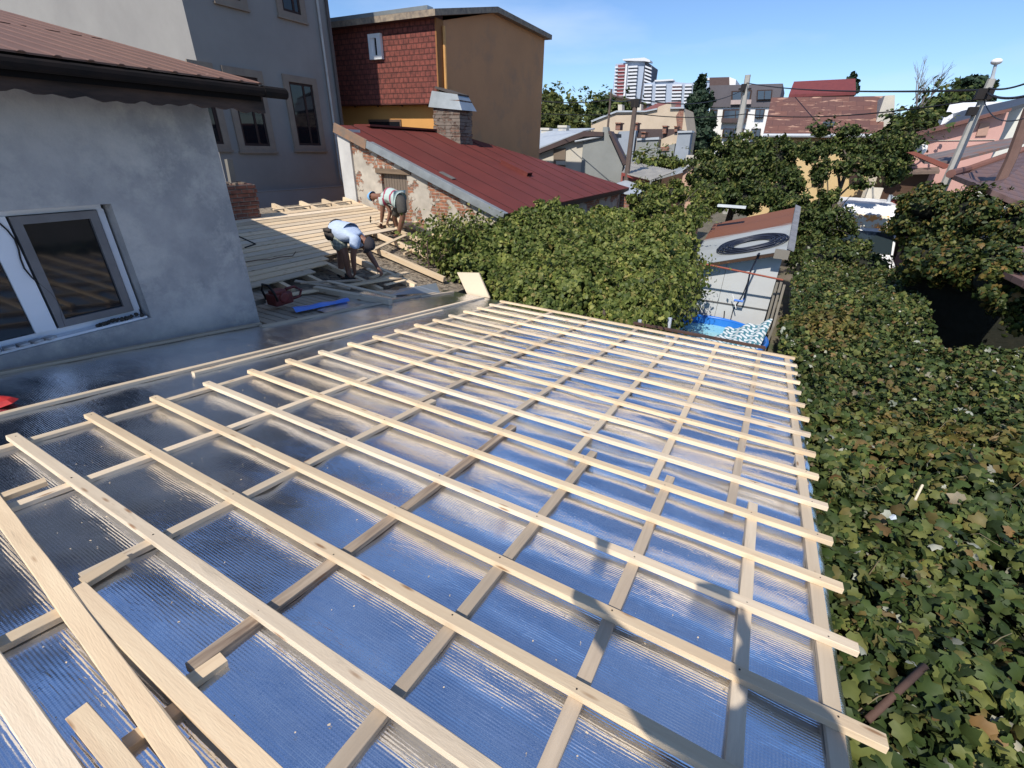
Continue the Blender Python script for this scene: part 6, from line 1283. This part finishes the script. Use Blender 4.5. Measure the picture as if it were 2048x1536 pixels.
# worker 1: bent double, facing right
y1 = 5.72
def j1(px, py, dy=0): return onY(px, py, y1+dy)
fl = j1(682, 551, .06); frr = j1(697, 549, -.10)
J = dict(hip=j1(664, 455), chest=j1(705, 468), neck=j1(725, 478), head=j1(736, 487), hipL=j1(669, 466, .11), hipR=j1(669, 466, -.11), kneeL=j1(682, 506, .13), kneeR=j1(690, 506, -.12),
         ankL=fl+np.array((0, 0, .02)), ankR=frr+np.array((0, 0, .02)), shL=j1(716, 470, .17), shR=j1(711, 478, -.17), elL=j1(741, 512, .22), elR=j1(706, 512, -.2), wrL=j1(757, 537, .2), wrR=j1(709, 541, -.14),
         toe=(.95, -.3, 0), palm=(-.5, 0, -.6), cap=1, curl=.9, hatname='cap')
SHIRT1 = mat('pale_blue_shirt', (.46, .54, .68), (.40, .48, .62), 7, bump=.6, bscale=9, bdist=.03)
w1, *_ = person('person', 'worker bent double in a pale blue shirt, plaid shorts and a dark cap', J, SKIN, SHIRT1, plaid('plaid_cloth'), mat('dark_cap', (.04, .035, .04)), (.25, -.2, -1))
hp = j1(660, 463, -.16); BAG = mat('dark_pouch', (.035, .03, .028), (.07, .055, .045), 8, bump=.6)
tb = thing('tool_belt', tuple(hp), 'dark tool pouch on a belt at the hip of the pale-shirted worker', 'tool belt')
mb = MB(); mb.ball(hp+np.array((-.02, -.03, -.04)), .085, 12, 8, 0, (1.0, .6, 1.3)); mb.ball(hp+np.array((.07, -.05, -.07)), .06, 10, 7, 0, (1, .6, 1.3)); mb.box(hp+np.array((.01, -.06, .03)), (.16, .05, .05)); mb.build('pouch', BAG, tb, smooth=True)
mb = MB(); hq = j1(671, 457); u1 = unit((.25, 0, .97))
mb.tube([hq+.150*u1*cos(a)+.155*np.array((0, 1, 0))*sin(a) for a in np.linspace(0, 2*pi, 25)], .02, 6, cap=False); mb.build('belt', BAG, tb)
# worker 2: bent, facing left, striped shirt, light blue cloth cap
y2 = 8.45
def j2(px, py, dy=0): return onY(px, py, y2+dy)
J = dict(hip=j2(803, 399), chest=j2(779, 391), neck=j2(759, 392), head=j2(745, 393), hipL=j2(802, 404, .10), hipR=j2(802, 404, -.10), kneeL=j2(788, 436, .12), kneeR=j2(806, 432, -.10),
         ankL=j2(797, 462, .25), ankR=j2(797, 468, -.10), shL=j2(768, 392, .17), shR=j2(766, 396, -.17), elL=j2(781, 425, .16), elR=j2(765, 424, -.17), wrL=j2(776, 440, .1), wrR=j2(763, 444, -.14),
         toe=(-.95, -.3, 0), palm=(.3, 0, -.6), curl=1.1, hatname='headscarf')
w2, *_ = person('person', 'worker in a red-striped shirt and light blue cloth cap, bent over hammering boards', J, SKIN, stripes('striped_shirt', (.40, .48, .44), (.30, .05, .09), 1.75, 'X', (0, 0, 0), .86), mat('dark_shorts', (.05, .045, .04), (.07, .065, .055), 8), mat('light_blue_cap', (.22, .42, .66), (.16, .34, .58), 14, bump=.4, bscale=18), (-.35, -.3, -1))
# hammer
hm = thing('hammer', tuple(j2(760, 446, -.2)), 'hammer held over the boards by the worker in the striped shirt', 'hammer')
a, b_ = j2(765, 447, -.17), j2(741, 439, -.2); mb = MB(); mb.tube([a, b_], .013, 8); mb.build('handle', PINE2, hm)
d_ = unit(np.cross(b_-a, (0, 1, 0))); mb = MB(); mb.tube([b_-d_*.07, b_+d_*.05, b_+d_*.08], [.016, .016, .005], 8); mb.build('head', NAIL, hm)
# the photographer, standing behind the camera: seen only by the shadow on the battens
hd_ = np.array((-.4742, .8804, 0)); rt_ = np.array((.8804, .4742, 0))
def q(f_, r_, z): return hd_*f_+rt_*r_+np.array((0, 0, z))
zf_ = rz(-.45)
J = dict(hip=q(-.48, .06, zf_+.95), chest=q(-.47, .06, zf_+1.28), neck=q(-.45, .06, zf_+1.47), head=q(-.42, .06, zf_+1.60), hipL=q(-.48, -.05, zf_+.90), hipR=q(-.48, .17, zf_+.90), kneeL=q(-.47, -.08, zf_+.50), kneeR=q(-.5, .22, zf_+.50),
         ankL=q(-.5, -.10, zf_+.10), ankR=q(-.52, .24, zf_+.10), shL=q(-.45, -.14, zf_+1.40), shR=q(-.45, .26, zf_+1.40), elL=np.array((-.43, -.24, zf_+1.46)), elR=q(-.26, .30, zf_+1.28), wrL=np.array((-.47, -.10, zf_+1.66)), wrR=q(-.12, .14, zf_+1.46),
         toe=tuple(hd_), palm=tuple(-hd_), curl=.3, hatname='hair')
w3, *_ = person('person', 'photographer standing on the battens and holding up a phone, throwing the shadow on the lattice', J, SKIN2, mat('grey_tshirt', (.16, .17, .19), (.13, .14, .16), 7), mat('navy_trousers', (.03, .035, .06)), mat('dark_hair', (.02, .015, .012)), tuple(hd_), long_trousers=True)
fm = Matrix(((CR[0], -CD[0], -CF[0]), (CR[1], -CD[1], -CF[1]), (CR[2], -CD[2], -CF[2])))
mb = MB(); c = CAM-CF*.012+CR*.05-CD*.02
mb.box(c, (.155, .075, .008), [CR, CD, CF]); tag(mb.build('phone', DKG, bevel=.002), 'slim dark phone held up by the photographer', 'phone')
